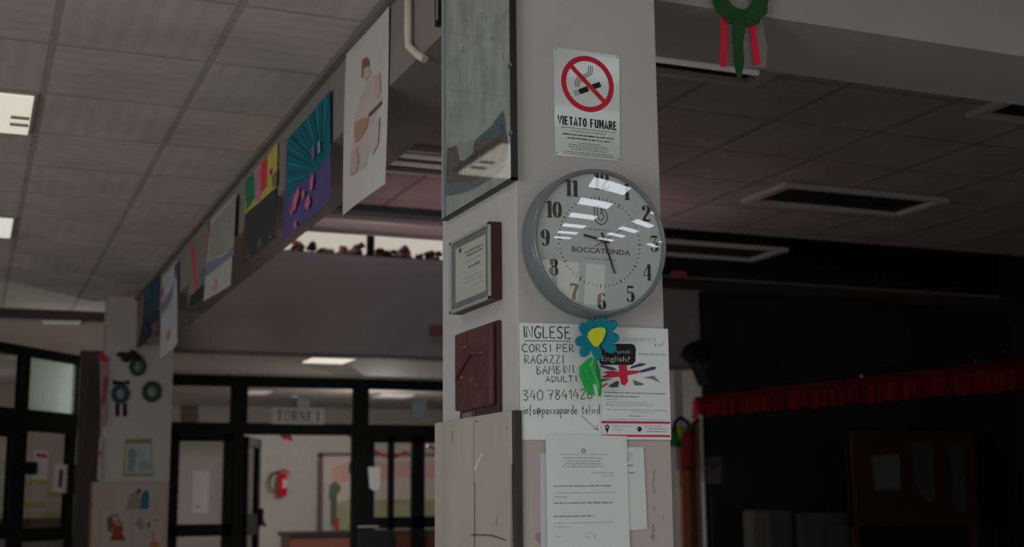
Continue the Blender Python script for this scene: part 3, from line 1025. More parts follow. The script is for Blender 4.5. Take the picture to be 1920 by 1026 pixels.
for k, (y, x0, x1, h, m) in enumerate(((665, 1196, 1248, .0035, fgrey), (737, 1133, 1248, .0032, fg2), (744, 1133, 1198, .0032, fg2), (750, 1136, 1160, .0022, fgrey), (755, 1136, 1212, .0022, fgrey),
                                       (760, 1136, 1224, .0022, fgrey), (769, 1138, 1250, .0024, fgrey), (774, 1186, 1224, .002, fgrey), (781, 1180, 1206, .0025, fg2), (787, 1140, 1246, .0022, fgrey),
                                       (800, 1148, 1184, .0022, fgrey), (806, 1148, 1166, .0022, fgrey), (800, 1208, 1240, .0022, fgrey), (805, 1214, 1250, .0024, fg2), (810, 1212, 1250, .0024, fg2))):
    q0, q1 = FR.uv(x0, y, .0075), FR.uv(x1, y, .0075)
    small_print(sh, q0[0], q1[0], q0[1], h, m, 1, k, gap=.12)
q = FR.uv(1138, 801, .0075)                              # map pin
sh.ring(q[0], q[1], .0028, .0062, ink, 1, 20)
sh.patch([(q[0] - .0055, q[1] - .003), (q[0], q[1] - .017), (q[0] + .0055, q[1] - .003), (q[0], q[1] - .005)], ink, 1)
q = FR.uv(1198.5, 805, .0075)                            # phone emblem
sh.ring(q[0], q[1], .0022, .0066, ink, 1, 20)
sh.patch([(q[0] - .001, q[1] - .005), (q[0] + .0015, q[1] - .005), (q[0] + .0015, q[1] + .003), (q[0] - .001, q[1] + .003)], ink, 2)
q = FR.uv(1194, 801, .0075)
sh.ribbon([(q[0] - .004, q[1] - .004), (q[0] - .004, q[1] + .004), (q[0] + .003, q[1] + .004)], .0012, fgrey, 1)
sh.bend(lambda a, z: 0.0005 + 0.0005 * math.sin(a * 20), 0.03)
tag(sh.build('printed_flyer'), 'English course flyer with brushed union flag and two red stripes', 'flyer')

# --- felt flower pinned under the clock
teal = M('felt_teal', (10, 128, 148), 0.9, 0.06, 60)
yel = M('felt_yellow', (206, 216, 48), 0.9, 0.05, 60)
grn = M('felt_green', (22, 160, 70), 0.75, 0.10, 25)
FC = Frame((0, -0.040, 0), (1, 0, 0))
flower = empty('felt_flower', Vector(FC.pt(*FC.uv(1116, 634))), 'teal felt flower with yellow centre hanging under the clock', 'decoration')
fx_, fz_ = FC.uv(1117, 634)


def petal_mesh(F, ca, cb, ang, r0, r1, w, th, m, lift=0.004):
    b = MB()
    d = (math.cos(ang), math.sin(ang))
    n = (-d[1], d[0])
    out = []
    for k in range(20):
        t = 2 * math.pi * k / 20
        l = (r0 + r1) / 2 + (r1 - r0) / 2 * math.cos(t)
        s = w / 2 * math.sin(t) * (0.78 + 0.22 * math.cos(t))
        out.append((l, s))
    rows = []
    for c, sc in ((0, .9), (th * .5, 1.0), (th, .86)):
        rows.append([b.bm.verts.new(F.pt(ca + d[0] * ((r0 + r1) / 2 + (l - (r0 + r1) / 2) * sc) + n[0] * s * sc, cb + d[1] * ((r0 + r1) / 2 + (l - (r0 + r1) / 2) * sc) + n[1] * s * sc,
                                         c + lift * (l / r1) ** 2)) for l, s in out])
    i_ = b.mi(m)
    for A, B in zip(rows, rows[1:]):
        for k in range(20):
            f = b.bm.faces.new((A[k], A[(k + 1) % 20], B[(k + 1) % 20], B[k]))
            f.material_index = i_
            f.smooth = True
    for r_ in (rows[0][::-1], rows[-1]):
        f = b.bm.faces.new(r_)
        f.material_index = i_
    return b


for k, (x, y, w) in enumerate(((1107, 608, 20), (1127, 605, 20), (1144, 611, 22), (1148, 634, 24), (1143, 653, 26), (1117, 665, 22), (1093, 660, 22), (1085, 641, 22), (1091, 617, 22))):
    a, z = FC.uv(x, y)
    ang = math.atan2(z - fz_, a - fx_)
    r1 = math.hypot(a - fx_, z - fz_) + .016
    petal_mesh(FC, fx_, fz_, ang, .008, r1, .036 if k != 4 else .040, .006, teal, .006 + .002 * (k % 3)).build('petal', flower)
b = MB()
ctr = FC.uvs([(1109, 617), (1119, 615), (1129, 615), (1133, 619), (1132, 628), (1127, 640), (1118, 651), (1113, 650), (1106, 641), (1101, 632), (1103, 623)], .008)
b.prism(FC, ctr[::-1], .0085, .016, yel)
b.build('flower_centre', flower)
b = MB()
# wrapped green leaf below: crumpled cone of green film
prof = [((1102, 672), (1116, 670)), ((1085, 690), (1122, 684)), ((1086, 706), (1125, 700)), ((1094, 724), (1128, 722)), ((1100, 740), (1126, 743))]
rows = []
for i, (l, r) in enumerate(prof):
    A, B = FC.uv(*l), FC.uv(*r)
    row = []
    for k in range(9):
        t = k / 8
        row.append(b.bm.verts.new(FC.pt(A[0] + (B[0] - A[0]) * t, A[1] + (B[1] - A[1]) * t + random.uniform(-.003, .003), .002 + .012 * math.sin(math.pi * t) + random.uniform(0, .006) * (0 < k < 8))))
    rows.append(row)
gi, pi_ = b.mi(grn), b.mi(M('felt_pale_green', (70, 178, 104), 0.7))
wi = b.mi(M('leaf_gap_paper', (176, 204, 180), .7))
for i, (R0, R1) in enumerate(zip(rows, rows[1:])):
    for k in range(8):
        for tri in ((R0[k], R0[k + 1], R1[k + 1]), (R0[k], R1[k + 1], R1[k])):
            f = b.bm.faces.new(tri)
            f.material_index = wi if (i == 3 and k in (3, 4)) else (pi_ if (k in (4, 5) and i > 0) or (i == 0 and k > 2) else gi)
b.build('leaf', flower, recalc=False)
b = MB(); b.tube([FC.pt(*FC.uv(1116, 655), -.002), FC.pt(*FC.uv(1118, 672), .0), FC.pt(*FC.uv(1121, 735), -.002)], .003, M('felt_green')); b.build('stem', flower)
b = MB(); b.tube([Vector((fx_, -.038, CZ - CR + .012)), Vector((fx_, -.037, fz_ + .01))], .0012, ink, 6); b.build('hanging_thread', flower)

# --- letter in a clear sleeve and the sheets behind it
FB = Frame((0, -0.0034, 0), (1, 0, 0))
sh = Sheet(FB, 0.001, 0.0004)
sh.base(FB.uvs([(1014, 1040), (1040, 1040), (1034, 850), (1012, 850)], .001), M('paper_bluish', (196, 200, 208), .7))
tag(sh.build('paper_strip'), 'narrow bluish paper edge peeping out left of the typed letter', 'paper')
sh = Sheet(FB, 0.002, 0.0004)
sh.base(FB.uvs([(1150, 1000), (1168, 996), (1213, 992), (1206, 839), (1150, 838)], .002), M('paper_grey', (212, 217, 216), .7))
for k, (y, x0, x1, m) in enumerate(((852, 1162, 1185, fgrey), (856, 1162, 1186, fgrey), (860, 1162, 1184, fgrey), (864, 1162, 1180, fgrey), (874, 1163, 1189, ink), (882, 1162, 1171, ink), (888, 1162, 1190, ink))):
    q0, q1 = FB.uv(x0, y, .002), FB.uv(x1, y, .002)
    small_print(sh, q0[0], q1[0], q0[1], .0032 if m is ink else .0022, fg2 if m is ink else m, 1, k, gap=.1)
sh.bend(lambda a, z: 0.002 * max(0, (a - .3) * 12), .05)
tag(sh.build('printed_sheet'), 'white sheet showing from behind the right side of the typed letter', 'paper')
sh = Sheet(FB, 0.005, 0.0004)
sh.base(FB.uvs([(1027, 1060), (1182, 1060), (1175, 818), (1023, 814)], .005), M('paper_letter', (219, 224, 224), .6, .01, 4))
q = FB.uv(1093, 845.5, .005)
sh.ring(q[0], q[1], .003, .0062, fg2, 1, 16)
for k, (y, x0, x1, h, m, fl) in enumerate(((853, 1048, 1140, .002, fgrey, 1), (860, 1056, 1130, .0028, M('print_lilac', (160, 160, 176), .7), 1), (866, 1062, 1126, .0028, M('print_lilac'), 1), (871, 1058, 1128, .0028, M('print_lilac'), 1), (876, 1054, 1132, .0028, M('print_lilac'), 1),
                                           (888, 1108, 1151, .002, fgrey, 1), (893, 1128, 1150, .002, fgrey, 1), (913, 1038, 1145, .0034, fg2, 1), (925, 1040, 1152, .002, fgrey, 1), (933, 1038, 1064, .0024, fgrey, 1),
                                           (945, 1038, 1149, .0036, fg2, 1), (970, 1038, 1113, .0036, fg2, 1), (982, 1038, 1150, .002, fgrey, 1), (989, 1038, 1072, .002, fgrey, 1), (1007, 1040, 1056, .0016, fgrey, 1))):
    q0, q1 = FB.uv(x0, y, .005), FB.uv(x1, y, .005)
    small_print(sh, q0[0], q1[0], q0[1], h, m, 1, 40 + k, gap=.12)
q = [FB.uv(1096 + 4 * k + 3 * math.sin(k * 2.1), 1005 + 6 * math.sin(k * 1.7), .005) for k in range(7)]
sh.ribbon(smooth_line(q, 4), .001, fgrey, 1)
sh.bend(lambda a, z: 0.002 * math.sin((a - .08) * 14), .05)
tag(sh.build('typed_letter'), 'typed white letter with a small crest taped below the flyers', 'letter')

# ================================================================== ON THE NEAR PILLAR, LEFT FACE
FL = Frame((0, 0, 0), (0, -1, 0))
# --- large glazed picture
C0 = 0.012
zb = 2.318
aL_, aR_ = FL.uv(832, 418, C0)[0], FL.uv(963, 346, C0)[0]
pic = empty('framed_picture', FL.pt((aL_ + aR_) / 2, zb, 0), 'tall glazed grey mountain picture on the left face of the pillar', 'picture')
snow = M('picture_snow', (196, 203, 200), 0.8, 0.20, 7, stretch=(1, 3, 1.0))
sh = Sheet(FL, 0.006, 0.001, .0005)
sh.base([(aL_ + .004, zb + .004), (aR_ - .004, zb + .004), (aR_ - .004, 3.24), (aL_ + .004, 3.24)], snow)
peak = M('picture_peak', (68, 112, 124), 0.8, 0.15, 20)
brown = M('picture_forest', (96, 92, 90), 0.8, 0.35, 22, stretch=(1, 5, .5))
lake = M('picture_lake', (112, 126, 136), 0.8, 0.12, 15)
pale = M('picture_cloud', (182, 186, 180), 0.8, 0.1, 15)
sh.ppatch([(889, 264), (905, 250), (922, 236), (930, 222), (944, 206), (948, 232), (950, 262), (950, 290), (889, 290)][::-1], peak, 1)
sh.ppatch([(838, 278), (856, 273), (862, 300), (872, 302), (889, 268), (906, 262), (930, 258), (950, 250), (953, 274), (950, 300), (926, 318), (900, 334), (868, 350), (836, 352)][::-1], brown, 2)
sh.ppatch([(834, 344), (862, 340), (886, 342), (908, 322), (930, 315), (950, 305), (938, 322), (905, 345), (870, 362), (834, 368)][::-1], lake, 3)
sh.ppatch([(857, 268), (888, 262), (888, 286), (872, 300), (866, 300)][::-1], pale, 3)
rn = random.Random(3)
for k in range(22):
    x = rn.uniform(842, 948)
    y = 338 - (x - 842) * .45
    h = rn.uniform(18, 48)
    sh.ppatch([(x, y), (x + 1.5, y - 1), (x + 3, y - h)][::-1], M('picture_trunks', (56, 58, 60), .8) if k % 3 else pale, 4)
for k in range(26):
    x, y = rn.uniform(840, 955), rn.uniform(20, 240)
    sh.ppatch([(x, y), (x + rn.uniform(1, 3), y + 2), (x + 1, y + rn.uniform(6, 22))], M('picture_smudge', (140, 150, 150), .8), 1)
sh.build('print', pic)
b = MB()
fm = M('picture_frame', (34, 34, 36), 0.4)
b.obox(FL, aR_ - .004, zb, aR_ + .004, 3.24, 0.001, .018, fm)
b.obox(FL, aL_, zb, aR_ + .004, zb + .006, 0.001, .018, fm)
b.obox(FL, aL_ - .002, zb, aL_ + .003, 3.24, 0.001, .018, M('frame_edge_grey', (150, 156, 156), .4))
b.build('frame', pic)
b = MB(); b.obox(FL, aL_ + .003, zb + .005, aR_ - .004, 3.238, .011, .0125, glass_mat('picture_glass', 0.25, (1, 1, 1), 0.03)); b.build('glass', pic)
for y in (118, 247):
    z = FL.uv(961, y, .02)[1]
    b = MB(); b.obox(FL, aR_ - .012, z - .006, aR_ + .008, z + .006, .016, .021, M('clip_steel', (110, 112, 112), .35, metal=.6), .002); b.build('clip', pic)

# --- framed certificate
t_ = 0.034
c4 = FL.uvs([(845, 596), (920, 553), (918, 414), (843, 457)], t_)
ca0, ca1 = (c4[0][0] + c4[3][0]) / 2, (c4[1][0] + c4[2][0]) / 2
cz0, cz1 = (c4[0][1] + c4[1][1]) / 2, (c4[2][1] + c4[3][1]) / 2
cert = empty('framed_certificate', FL.pt((ca0 + ca1) / 2, cz0, 0), 'framed certificate with silver rim and red-brown sides on the pillar', 'certificate')
oxblood = M('frame_oxblood', (66, 34, 34), 0.45, 0.1, 20)
silver = M('frame_silver', (170, 172, 170), 0.35, metal=0.3)
b = MB(); b.obox(FL, ca0, cz0, ca1, cz1, 0.001, t_ - .003, oxblood); b.build('box_frame', cert)
b = MB()
for q in ((ca0, cz0, ca1, cz0 + .009), (ca0, cz1 - .009, ca1, cz1), (ca0, cz0, ca0 + .012, cz1), (ca1 - .012, cz0, ca1, cz1)):
    b.obox(FL, q[0], q[1], q[2], q[3], t_ - .003, t_ + .003, silver, .001)
b.build('rim', cert)
sh = Sheet(FL, t_ - .003, .001)
sh.base([(ca0 + .01, cz0 + .008), (ca1 - .01, cz0 + .008), (ca1 - .01, cz1 - .008), (ca0 + .01, cz1 - .008)], M('certificate_mat', (122, 126, 120), .7, .1, 30))
ma, mz = (ca1 - ca0) * .13, (cz1 - cz0) * .13
cp = M('certificate_paper', (206, 208, 196), .6)
sh.rect(ca0 + ma, cz0 + mz, ca1 - ma * .9, cz1 - mz, cp, 1)
for k, (f, x0, x1, h, m) in enumerate(((.80, .22, .30, .008, fg2), (.74, .38, .82, .007, fg2), (.685, .42, .80, .007, fg2), (.62, .36, .76, .003, fgrey), (.52, .46, .74, .009, fg2), (.40, .36, .8, .003, fgrey), (.34, .36, .8, .003, fgrey), (.27, .6, .84, .003, fgrey))):
    small_print(sh, ca0 + (ca1 - ca0) * x0, ca0 + (ca1 - ca0) * x1, cz0 + (cz1 - cz0) * f, h, m, 2, k, gap=.1)
sh.disc(ca0 + (ca1 - ca0) * .25, cz0 + (cz1 - cz0) * .82, .008, .008, fg2, 2)
sh.build('certificate', cert)
b = MB(); b.obox(FL, ca0 + .011, cz0 + .009, ca1 - .011, cz1 - .009, t_, t_ + .0012, glass_mat('certificate_glass', 0.14, (1, 1, 1), 0.06)); b.build('glass', cert)

# --- dark relief plaque
tp = 0.030
p4 = FL.uvs([(852, 770), (920, 761), (917, 607), (852, 626)], tp)
pa0, pa1 = p4[0][0], (p4[1][0] + p4[2][0]) / 2
pz0, pz1 = (p4[0][1] + p4[1][1]) / 2, (p4[2][1] + p4[3][1]) / 2
plq = empty('relief_plaque', FL.pt((pa0 + pa1) / 2, pz0, 0), 'dark red-brown relief plaque below the certificate', 'plaque')
pb = M('plaque_board', (70, 46, 42), .5, .1, 15)
pr_ = M('plaque_relief', (82, 44, 42), .35, .25, 16, spec=.5, bump=.3)
b = MB(); b.obox(FL, pa0 - .005, pz0 - .03, pa1 + .012, pz1 + .006, .001, .012, pb, .002); b.build('backboard', plq)
b = MB(); b.obox(FL, pa0, pz0, pa1, pz1, .012, tp, pr_, .006)
hi = M('plaque_highlight', (150, 96, 84), .35)
rn = random.Random(5)
for k in range(26):
    a, z = rn.uniform(pa0 + .03, pa1 - .03), rn.uniform(pz0 + .04, pz1 - .04)
    b.obox(FL, a, z, a + rn.uniform(.006, .03), z + rn.uniform(.003, .008), tp - .002, tp + .002, hi if k % 3 == 0 else pr_, .001)
b.tube([FL.pt(pa0 + .02, pz0 + .09, tp), FL.pt((pa0 + pa1) / 2, pz0 + .15, tp + .003), FL.pt(pa1 - .03, pz0 + .14, tp)], .005, pr_)
b.build('relief', plq)
b = MB(); b.obox(FL, pa0 + .02, pz0 - .026, pa0 + .09, pz0 - .006, .012, .014, M('plaque_tag', (120, 116, 110), .4)); b.build('name_tag', plq)

# ================================================================== PICTURES ALONG THE BEAM
FBm = Frame((0.008, 0, 0), (0, -1, 0))


def poster(name, label, cat, quad, base, patches, c0=0.004, bow=0.006, ph=0.0, group=None):
    """quad: photo corners bottom-left, bottom-right, top-right, top-left."""
    sh = Sheet(FBm, c0, 0.0008, 0.0011)
    sh.base(FBm.uvs(quad, c0), base)
    for i, (pts, m) in enumerate(patches):
        if sum(pts[k][0] * pts[(k + 1) % len(pts)][1] - pts[(k + 1) % len(pts)][0] * pts[k][1] for k in range(len(pts))) > 0:
            pts = pts[::-1]
        sh.ppatch(pts, m, 1 + i * .5)
    sh.bend(lambda a, z: bow * .5 * (1 + math.sin(a * 6 + z * 4 + ph)), .04)
    return tag(sh.build(name), label, cat, group)


pw = M('poster_white', (202, 198, 192), .7, .03, 3)
poster('figure_poster', 'large white poster of a seated guitar player nearest on the beam', 'poster', [(645, 404), (724, 345), (731, 12), (652, 100)], pw,
       [([(664, 330), (690, 312), (700, 230), (716, 190), (712, 150), (700, 140), (690, 150), (684, 190), (668, 215)], M('poster_skin', (192, 178, 168), .8, .06, 10)),
        ([(680, 112), (688, 107), (694, 114), (692, 126), (683, 148), (679, 146)], M('poster_hair', (134, 98, 90), .8)),
        ([(683, 128), (692, 124), (696, 138), (688, 150), (682, 148)], M('poster_face', (196, 172, 162), .8)),
        ([(704, 140), (712, 136), (714, 168), (707, 186), (702, 172)], M('poster_pink', (196, 166, 162), .8)),
        ([(692, 214), (716, 188), (715, 196), (694, 220)], M('poster_guitar_neck', (92, 86, 86), .7)),
        ([(668, 230), (680, 222), (692, 220), (690, 240), (678, 262), (670, 268), (667, 254)], M('poster_guitar', (176, 140, 122), .8)),
        ([(662, 285), (672, 276), (676, 300), (672, 322), (660, 330)], M('poster_rose', (188, 164, 156), .8)),
        ([(690, 240), (712, 220), (710, 270), (700, 290), (690, 276)], M('poster_lilac', (194, 180, 180), .8))], bow=.008)
tealm = M('painting_teal', (0, 104, 116), .7, .25, 8, stretch=(1, 5, 1))
purp = M('painting_purple', (86, 76, 132), .7, .12, 6)
pk = M('painting_pink', (206, 112, 140), .7)
tl2 = M('painting_teal_light', (20, 140, 150), .7)
poster('blue_painting', 'teal and purple painting with pink strokes on the beam', 'painting', [(532, 450), (620, 374), (622, 168), (540, 262)], purp,
       [([(540, 262), (622, 168), (621, 285), (600, 312), (580, 330), (560, 345), (540, 375), (539, 360)], tealm)] +
       [([(606 - k, 296 + 2 * k), (x0, y0), (x0 + (3 if k < 6 else 0), y0 - (2 if k < 6 else 4))], tl2 if k % 2 else M('painting_teal_dark', (0, 90, 102), .7)) for k, (x0, y0) in
        enumerate(((619, 176), (612, 182), (603, 193), (594, 203), (585, 213), (576, 223), (566, 236), (556, 248), (547, 260), (542, 276), (542, 292), (541, 308), (541, 326), (541, 344)))] +
       [([(583, 278), (588, 270), (590, 292), (586, 302)], M('painting_mauve2', (120, 112, 160), .7)), ([(596, 268), (600, 262), (601, 284), (597, 288)], M('painting_palegrey', (150, 160, 170), .7))] +
       [(q, pk) for q in ([(552, 372), (560, 352), (563, 360), (556, 392), (548, 402)], [(566, 360), (571, 356), (572, 366), (568, 376)], [(574, 372), (580, 366), (582, 380), (577, 394), (572, 388)], [(580, 345), (585, 325), (588, 332), (586, 352), (582, 358)], [(553, 420), (557, 412), (558, 424), (555, 432)], [(546, 396), (550, 388), (551, 398), (547, 404)])])
poster('colourful_painting', 'small painting in green, red and yellow over the dark painting', 'painting', [(460, 402), (520, 350), (522, 268), (462, 338)], M('painting_yellow', (190, 178, 90), .7, .15, 10),
       [([(460, 340), (476, 322), (478, 372), (462, 396)], M('painting_green', (40, 124, 88), .7)), ([(477, 325), (489, 310), (489, 372), (478, 380)], M('painting_mauve', (190, 120, 150), .7)),
        ([(489, 308), (501, 292), (500, 348), (490, 362)], M('painting_red', (214, 62, 58), .7)), ([(505, 322), (510, 314), (511, 324), (507, 330)], M('painting_dot', (190, 20, 40), .7)), ([(510, 330), (521, 318), (520, 348), (511, 352)], M('painting_olive', (120, 112, 60), .7))], c0=.003, bow=.003)
poster('dark_painting', 'blackish painting with ragged lower edge on the beam', 'painting', [(456, 497), (518, 446), (519, 352), (460, 404)], M('painting_black', (58, 58, 60), .7, .2, 9, stretch=(1, 4, .6)),
       [([(462, 486), (466, 462), (469, 480)], M('painting_ash', (88, 86, 86), .7)), ([(482, 468), (487, 436), (491, 462)], M('painting_ash')), ([(503, 452), (507, 432), (510, 447)], M('painting_ash'))], c0=.003, bow=.003)
poster('pale_painting', 'pale hanging sheet with grey smudges and one pink spot on the beam', 'painting', [(383, 565), (433, 535), (445, 362), (396, 412)], M('poster_pale', (176, 174, 166), .7, .05, 5),
       [([(386, 520), (440, 476), (440, 462), (420, 480), (404, 486), (390, 492)], M('poster_bluegrey', (122, 124, 146), .7)), ([(396, 420), (444, 368), (440, 462), (392, 490)], M('poster_greygreen', (150, 148, 138), .7, .12, 6)), ([(398, 545), (404, 520), (408, 528), (404, 546)], M('poster_spot', (196, 140, 140), .7))], c0=.014, bow=.004, ph=1)
poster('pink_strip_painting', 'narrow grey sheet with pink strip and black foot on the beam', 'painting', [(353, 580), (384, 556), (391, 414), (355, 458)], M('poster_greige', (128, 122, 116), .7, .08, 5),
       [([(358, 470), (366, 458), (368, 500), (372, 560), (366, 568), (362, 520)], M('poster_pinkred', (188, 76, 88), .7)), ([(385, 440), (392, 425), (394, 500), (388, 520)], M('poster_dusty_pink', (162, 106, 106), .7)), ([(374, 508), (390, 496), (388, 540), (376, 560)], M('poster_slate', (100, 110, 114), .7)),
        ([(353, 580), (388, 552), (389, 528), (356, 556)], M('poster_black', (40, 40, 42), .7))], c0=.003, bow=.004, ph=2)
poster('long_white_banner', 'long whitish sheet hanging lowest at the far end of the beam', 'banner', [(303, 674), (334, 645), (336, 488), (306, 518)], M('poster_bluewhite', (180, 182, 186), .7, .05, 4),
       [([(330, 500), (335, 492), (334, 520), (331, 524)], M('poster_black')), ([(304, 570), (322, 540), (330, 530), (322, 560), (306, 590)], M('poster_bluegrey')), ([(312, 630), (318, 616), (320, 626), (315, 640)], M('poster_rust', (170, 130, 110), .7)), ([(303, 545), (307, 536), (308, 555), (304, 560)], M('poster_dusty_pink'))], bow=.012, ph=.5)
poster('deep_blue_painting', 'dark blue painting next to the long whitish sheet on the beam', 'painting', [(268, 640), (297, 598), (300, 503), (272, 536)], M('painting_deep_blue', (46, 72, 92), .7, .2, 6),
       [([(270, 622), (296, 596), (296, 575), (272, 596)], M('painting_navy', (42, 44, 66), .7)), ([(276, 620), (294, 604), (292, 620), (278, 636)], M('poster_dull_pink', (120, 92, 96), .7)), ([(272, 548), (284, 530), (280, 560), (274, 566)], M('painting_tealblue', (40, 100, 110), .7))], c0=.003, bow=.004)
poster('red_patch_sheet', 'small drab sheet with a red patch near the far end of the beam', 'painting', [(250, 660), (266, 640), (271, 545), (252, 570)], M('poster_drab', (132, 124, 112), .7, .06, 5), [([(253, 572), (262, 562), (262, 588), (254, 596)], M('painting_red2', (178, 46, 46), .7))], c0=.003, bow=.003)
poster('navy_scrap', 'ragged navy scrap hanging under the deep blue painting', 'paper', [(257, 652), (272, 645), (284, 618), (268, 606)], M('painting_navy'), [], c0=.018, bow=.003)

# white conduit and a dark framed panel on the beam just behind the pillar
b = MB()
cy = [FBm.pt(*FBm.uv(774, -60), .016), FBm.pt(*FBm.uv(774, 60), .016), FBm.pt(*FBm.uv(775, 88), .016)]
b.tube(cy + [Vector((.005, .83, 2.938)), Vector((.02, .80, 2.914))], .0135, M('conduit_plastic', (205, 196, 184), .5), 14)
cd = tag(b.build('cable_conduit'), 'white plastic conduit elbow on the beam beside the pillar', 'conduit')
b = MB()
p0, p1 = FBm.uv(815, 65, .02), FBm.uv(840, -40, .02)
b.obox(FBm, p0[0], 2.955, -.585, 3.2, .002, .02, M('panel_black', (24, 24, 24), .5))
b.obox(FBm, p0[0] + .02, 2.968, -.583, 3.2, .018, .023, M('panel_grey', (120, 124, 120), .6))
tag(b.build('framed_notice'), 'black framed grey notice on the beam peeping from behind the pillar', 'notice')

# ================================================================== FAR PILLAR DECORATIONS
FP = Frame((0, 8.5, 0), (1, 0, 0))
FPc = Frame((0, 8.47, 0), (1, 0, 0))
kdark = M('ribbon_black', (24, 24, 26), .7)


def wreath(F, x, y, r, label, ring_m, disc_m, extra=None):
    a, z = F.uv(x, y)
    k = (F.uv(x + r, y)[0] - a)
    b = MB()
    b.tube([F.pt(a + k * .78 * math.cos(2 * math.pi * t / 28), z + k * .92 * math.sin(2 * math.pi * t / 28), .018) for t in range(29)], [k * .24 * (1 + .12 * math.sin(t * 2.3)) for t in range(29)], ring_m, 8, caps=False)
    o = tag(b.build('paper_wreath'), label, 'wreath', 'small wreaths on the far pillar')
    b = MB(); b.lathe(F, a, z, [(0, .006), (k * .66, .006), (k * .66, .002)], disc_m, 24); b.build('disc', o)
    return o, a, z, k


wreath(FP, 257.5, 688, 16, 'small dark green wreath topmost on the far pillar', M('wreath_green', (36, 74, 52), .8), M('disc_grey', (120, 128, 120), .6))
o, a, z, k = wreath(FP, 225, 739, 17, 'small blue-green wreath with black ribbon tails on the far pillar', M('wreath_blue', (38, 72, 80), .8), M('disc_blue', (130, 142, 146), .6))
b = MB()
for x in (220, 234):
    q = FP.uvs([(x - 4, 780), (x + 4, 782), (x + 4, 757), (x - 4, 757)], .004)
    b.prism(FP, q, .003, .006, kdark)
b.build('ribbon_tail', o)
b = MB(); q = FP.uvs([(210, 722), (242, 721), (243, 713), (230, 716), (212, 713)], .004); b.prism(FP, q, .003, .012, kdark); b.build('bow', o)
wreath(FP, 284, 735, 18, 'small green wreath right of the blue-green one on the far pillar', M('wreath_green'), M('disc_pale', (138, 142, 134), .6))
b = MB()
rn = random.Random(11)
for k in range(9):
    x, y = 226 + k * 3.6, 668 + rn.uniform(-10, 8) + k * .4
    b.blob(FP.pt(*FP.uv(x, y), .075), .03, M('bow_dark', (34, 32, 30), .9), (1.3, .4, .8), .25)
tag(b.build('dark_bow'), 'crumpled blackish bow above the wreaths on the far pillar', 'decoration')

sh = Sheet(FP, .002, .001)
sh.base(FP.uvs([(230, 894), (287, 893), (284, 822), (235, 824)], .002), M('sheet_yellowgreen', (128, 130, 76), .7))
sh.ppatch([(233, 890), (285, 888), (283, 832), (237, 833)][::-1], M('sheet_print', (164, 170, 166), .7, .14, 8), 1)
sh.ppatch([(240, 885), (252, 884), (256, 850), (248, 838), (240, 846)][::-1], M('sheet_shade', (124, 132, 132), .7), 2)
sh.ppatch([(262, 884), (282, 880), (281, 868), (266, 860), (260, 870)][::-1], M('sheet_shade2', (136, 150, 148), .7), 2)
sh.build_o = tag(sh.build('bordered_print'), 'pale print with yellow-green border on the far pillar', 'print')
sh = Sheet(FPc, .002, .001)
sh.base(FPc.uvs([(217, 955), (288, 957), (288, 909), (218, 909)], .002), M('drawing_paper', (168, 158, 154), .7, .03, 5))
sh.ppatch([(234, 957), (262, 956), (264, 930), (254, 922), (243, 928), (240, 944)][::-1], M('drawing_grey', (132, 126, 120), .7), 1)
sh.ppatch([(262, 955), (279, 955), (280, 925), (274, 918), (266, 926)][::-1], M('drawing_blue', (44, 92, 110), .7), 2)
sh.ppatch([(254, 926), (264, 926), (266, 918), (258, 916)][::-1], M('drawing_brown', (96, 74, 70), .7), 2)
tag(sh.build('crayon_drawing'), 'drawing of a grey and blue figure topmost on the far pillar stone', 'drawing')
sh = Sheet(FPc, .003, .001)
sh.base(FPc.uvs([(188, 1030), (245, 1032), (246, 960), (192, 958)], .003), M('drawing_paper'))
sh.ppatch([(206, 1014), (236, 1014), (230, 1000), (231, 980), (222, 974), (210, 980), (212, 996)][::-1], M('drawing_red', (128, 50, 44), .7), 1)
sh.ppatch([(202, 996), (210, 1000), (212, 974), (206, 966), (200, 976)][::-1], M('drawing_brown'), 2)
sh.ppatch([(212, 984), (230, 988), (228, 978), (214, 976)][::-1], M('drawing_ochre', (166, 120, 70), .7), 2)
sh.ppatch([(204, 970), (226, 972), (222, 964), (210, 962)][::-1], M('drawing_grey'), 2)
tag(sh.build('crayon_drawing'), 'drawing of a red seated figure low on the far pillar', 'drawing')
sh = Sheet(FPc, .003, .001)
sh.base(FPc.uvs([(248, 1034), (304, 1036), (306, 960), (250, 960)], .003), M('drawing_paper'))
sh.ppatch([(276, 1036), (300, 1036), (298, 1016), (284, 1014)][::-1], M('drawing_orange', (168, 110, 60), .7), 1)
sh.ppatch([(283, 1014), (290, 1012), (291, 996), (285, 996)][::-1], M('drawing_coral', (196, 106, 84), .7), 1)
sh.ppatch([(288, 980), (297, 978), (298, 972), (289, 974)][::-1], M('drawing_coral'), 1)
sh.ppatch([(252, 984), (266, 996), (272, 986), (262, 968)][::-1], M('drawing_grey'), 1)
sh.ppatch([(276, 990), (283, 988), (281, 978), (276, 980)][::-1], M('drawing_plum', (110, 84, 96), .7), 1)
tag(sh.build('crayon_drawing'), 'drawing with orange and coral shapes low on the far pillar', 'drawing')

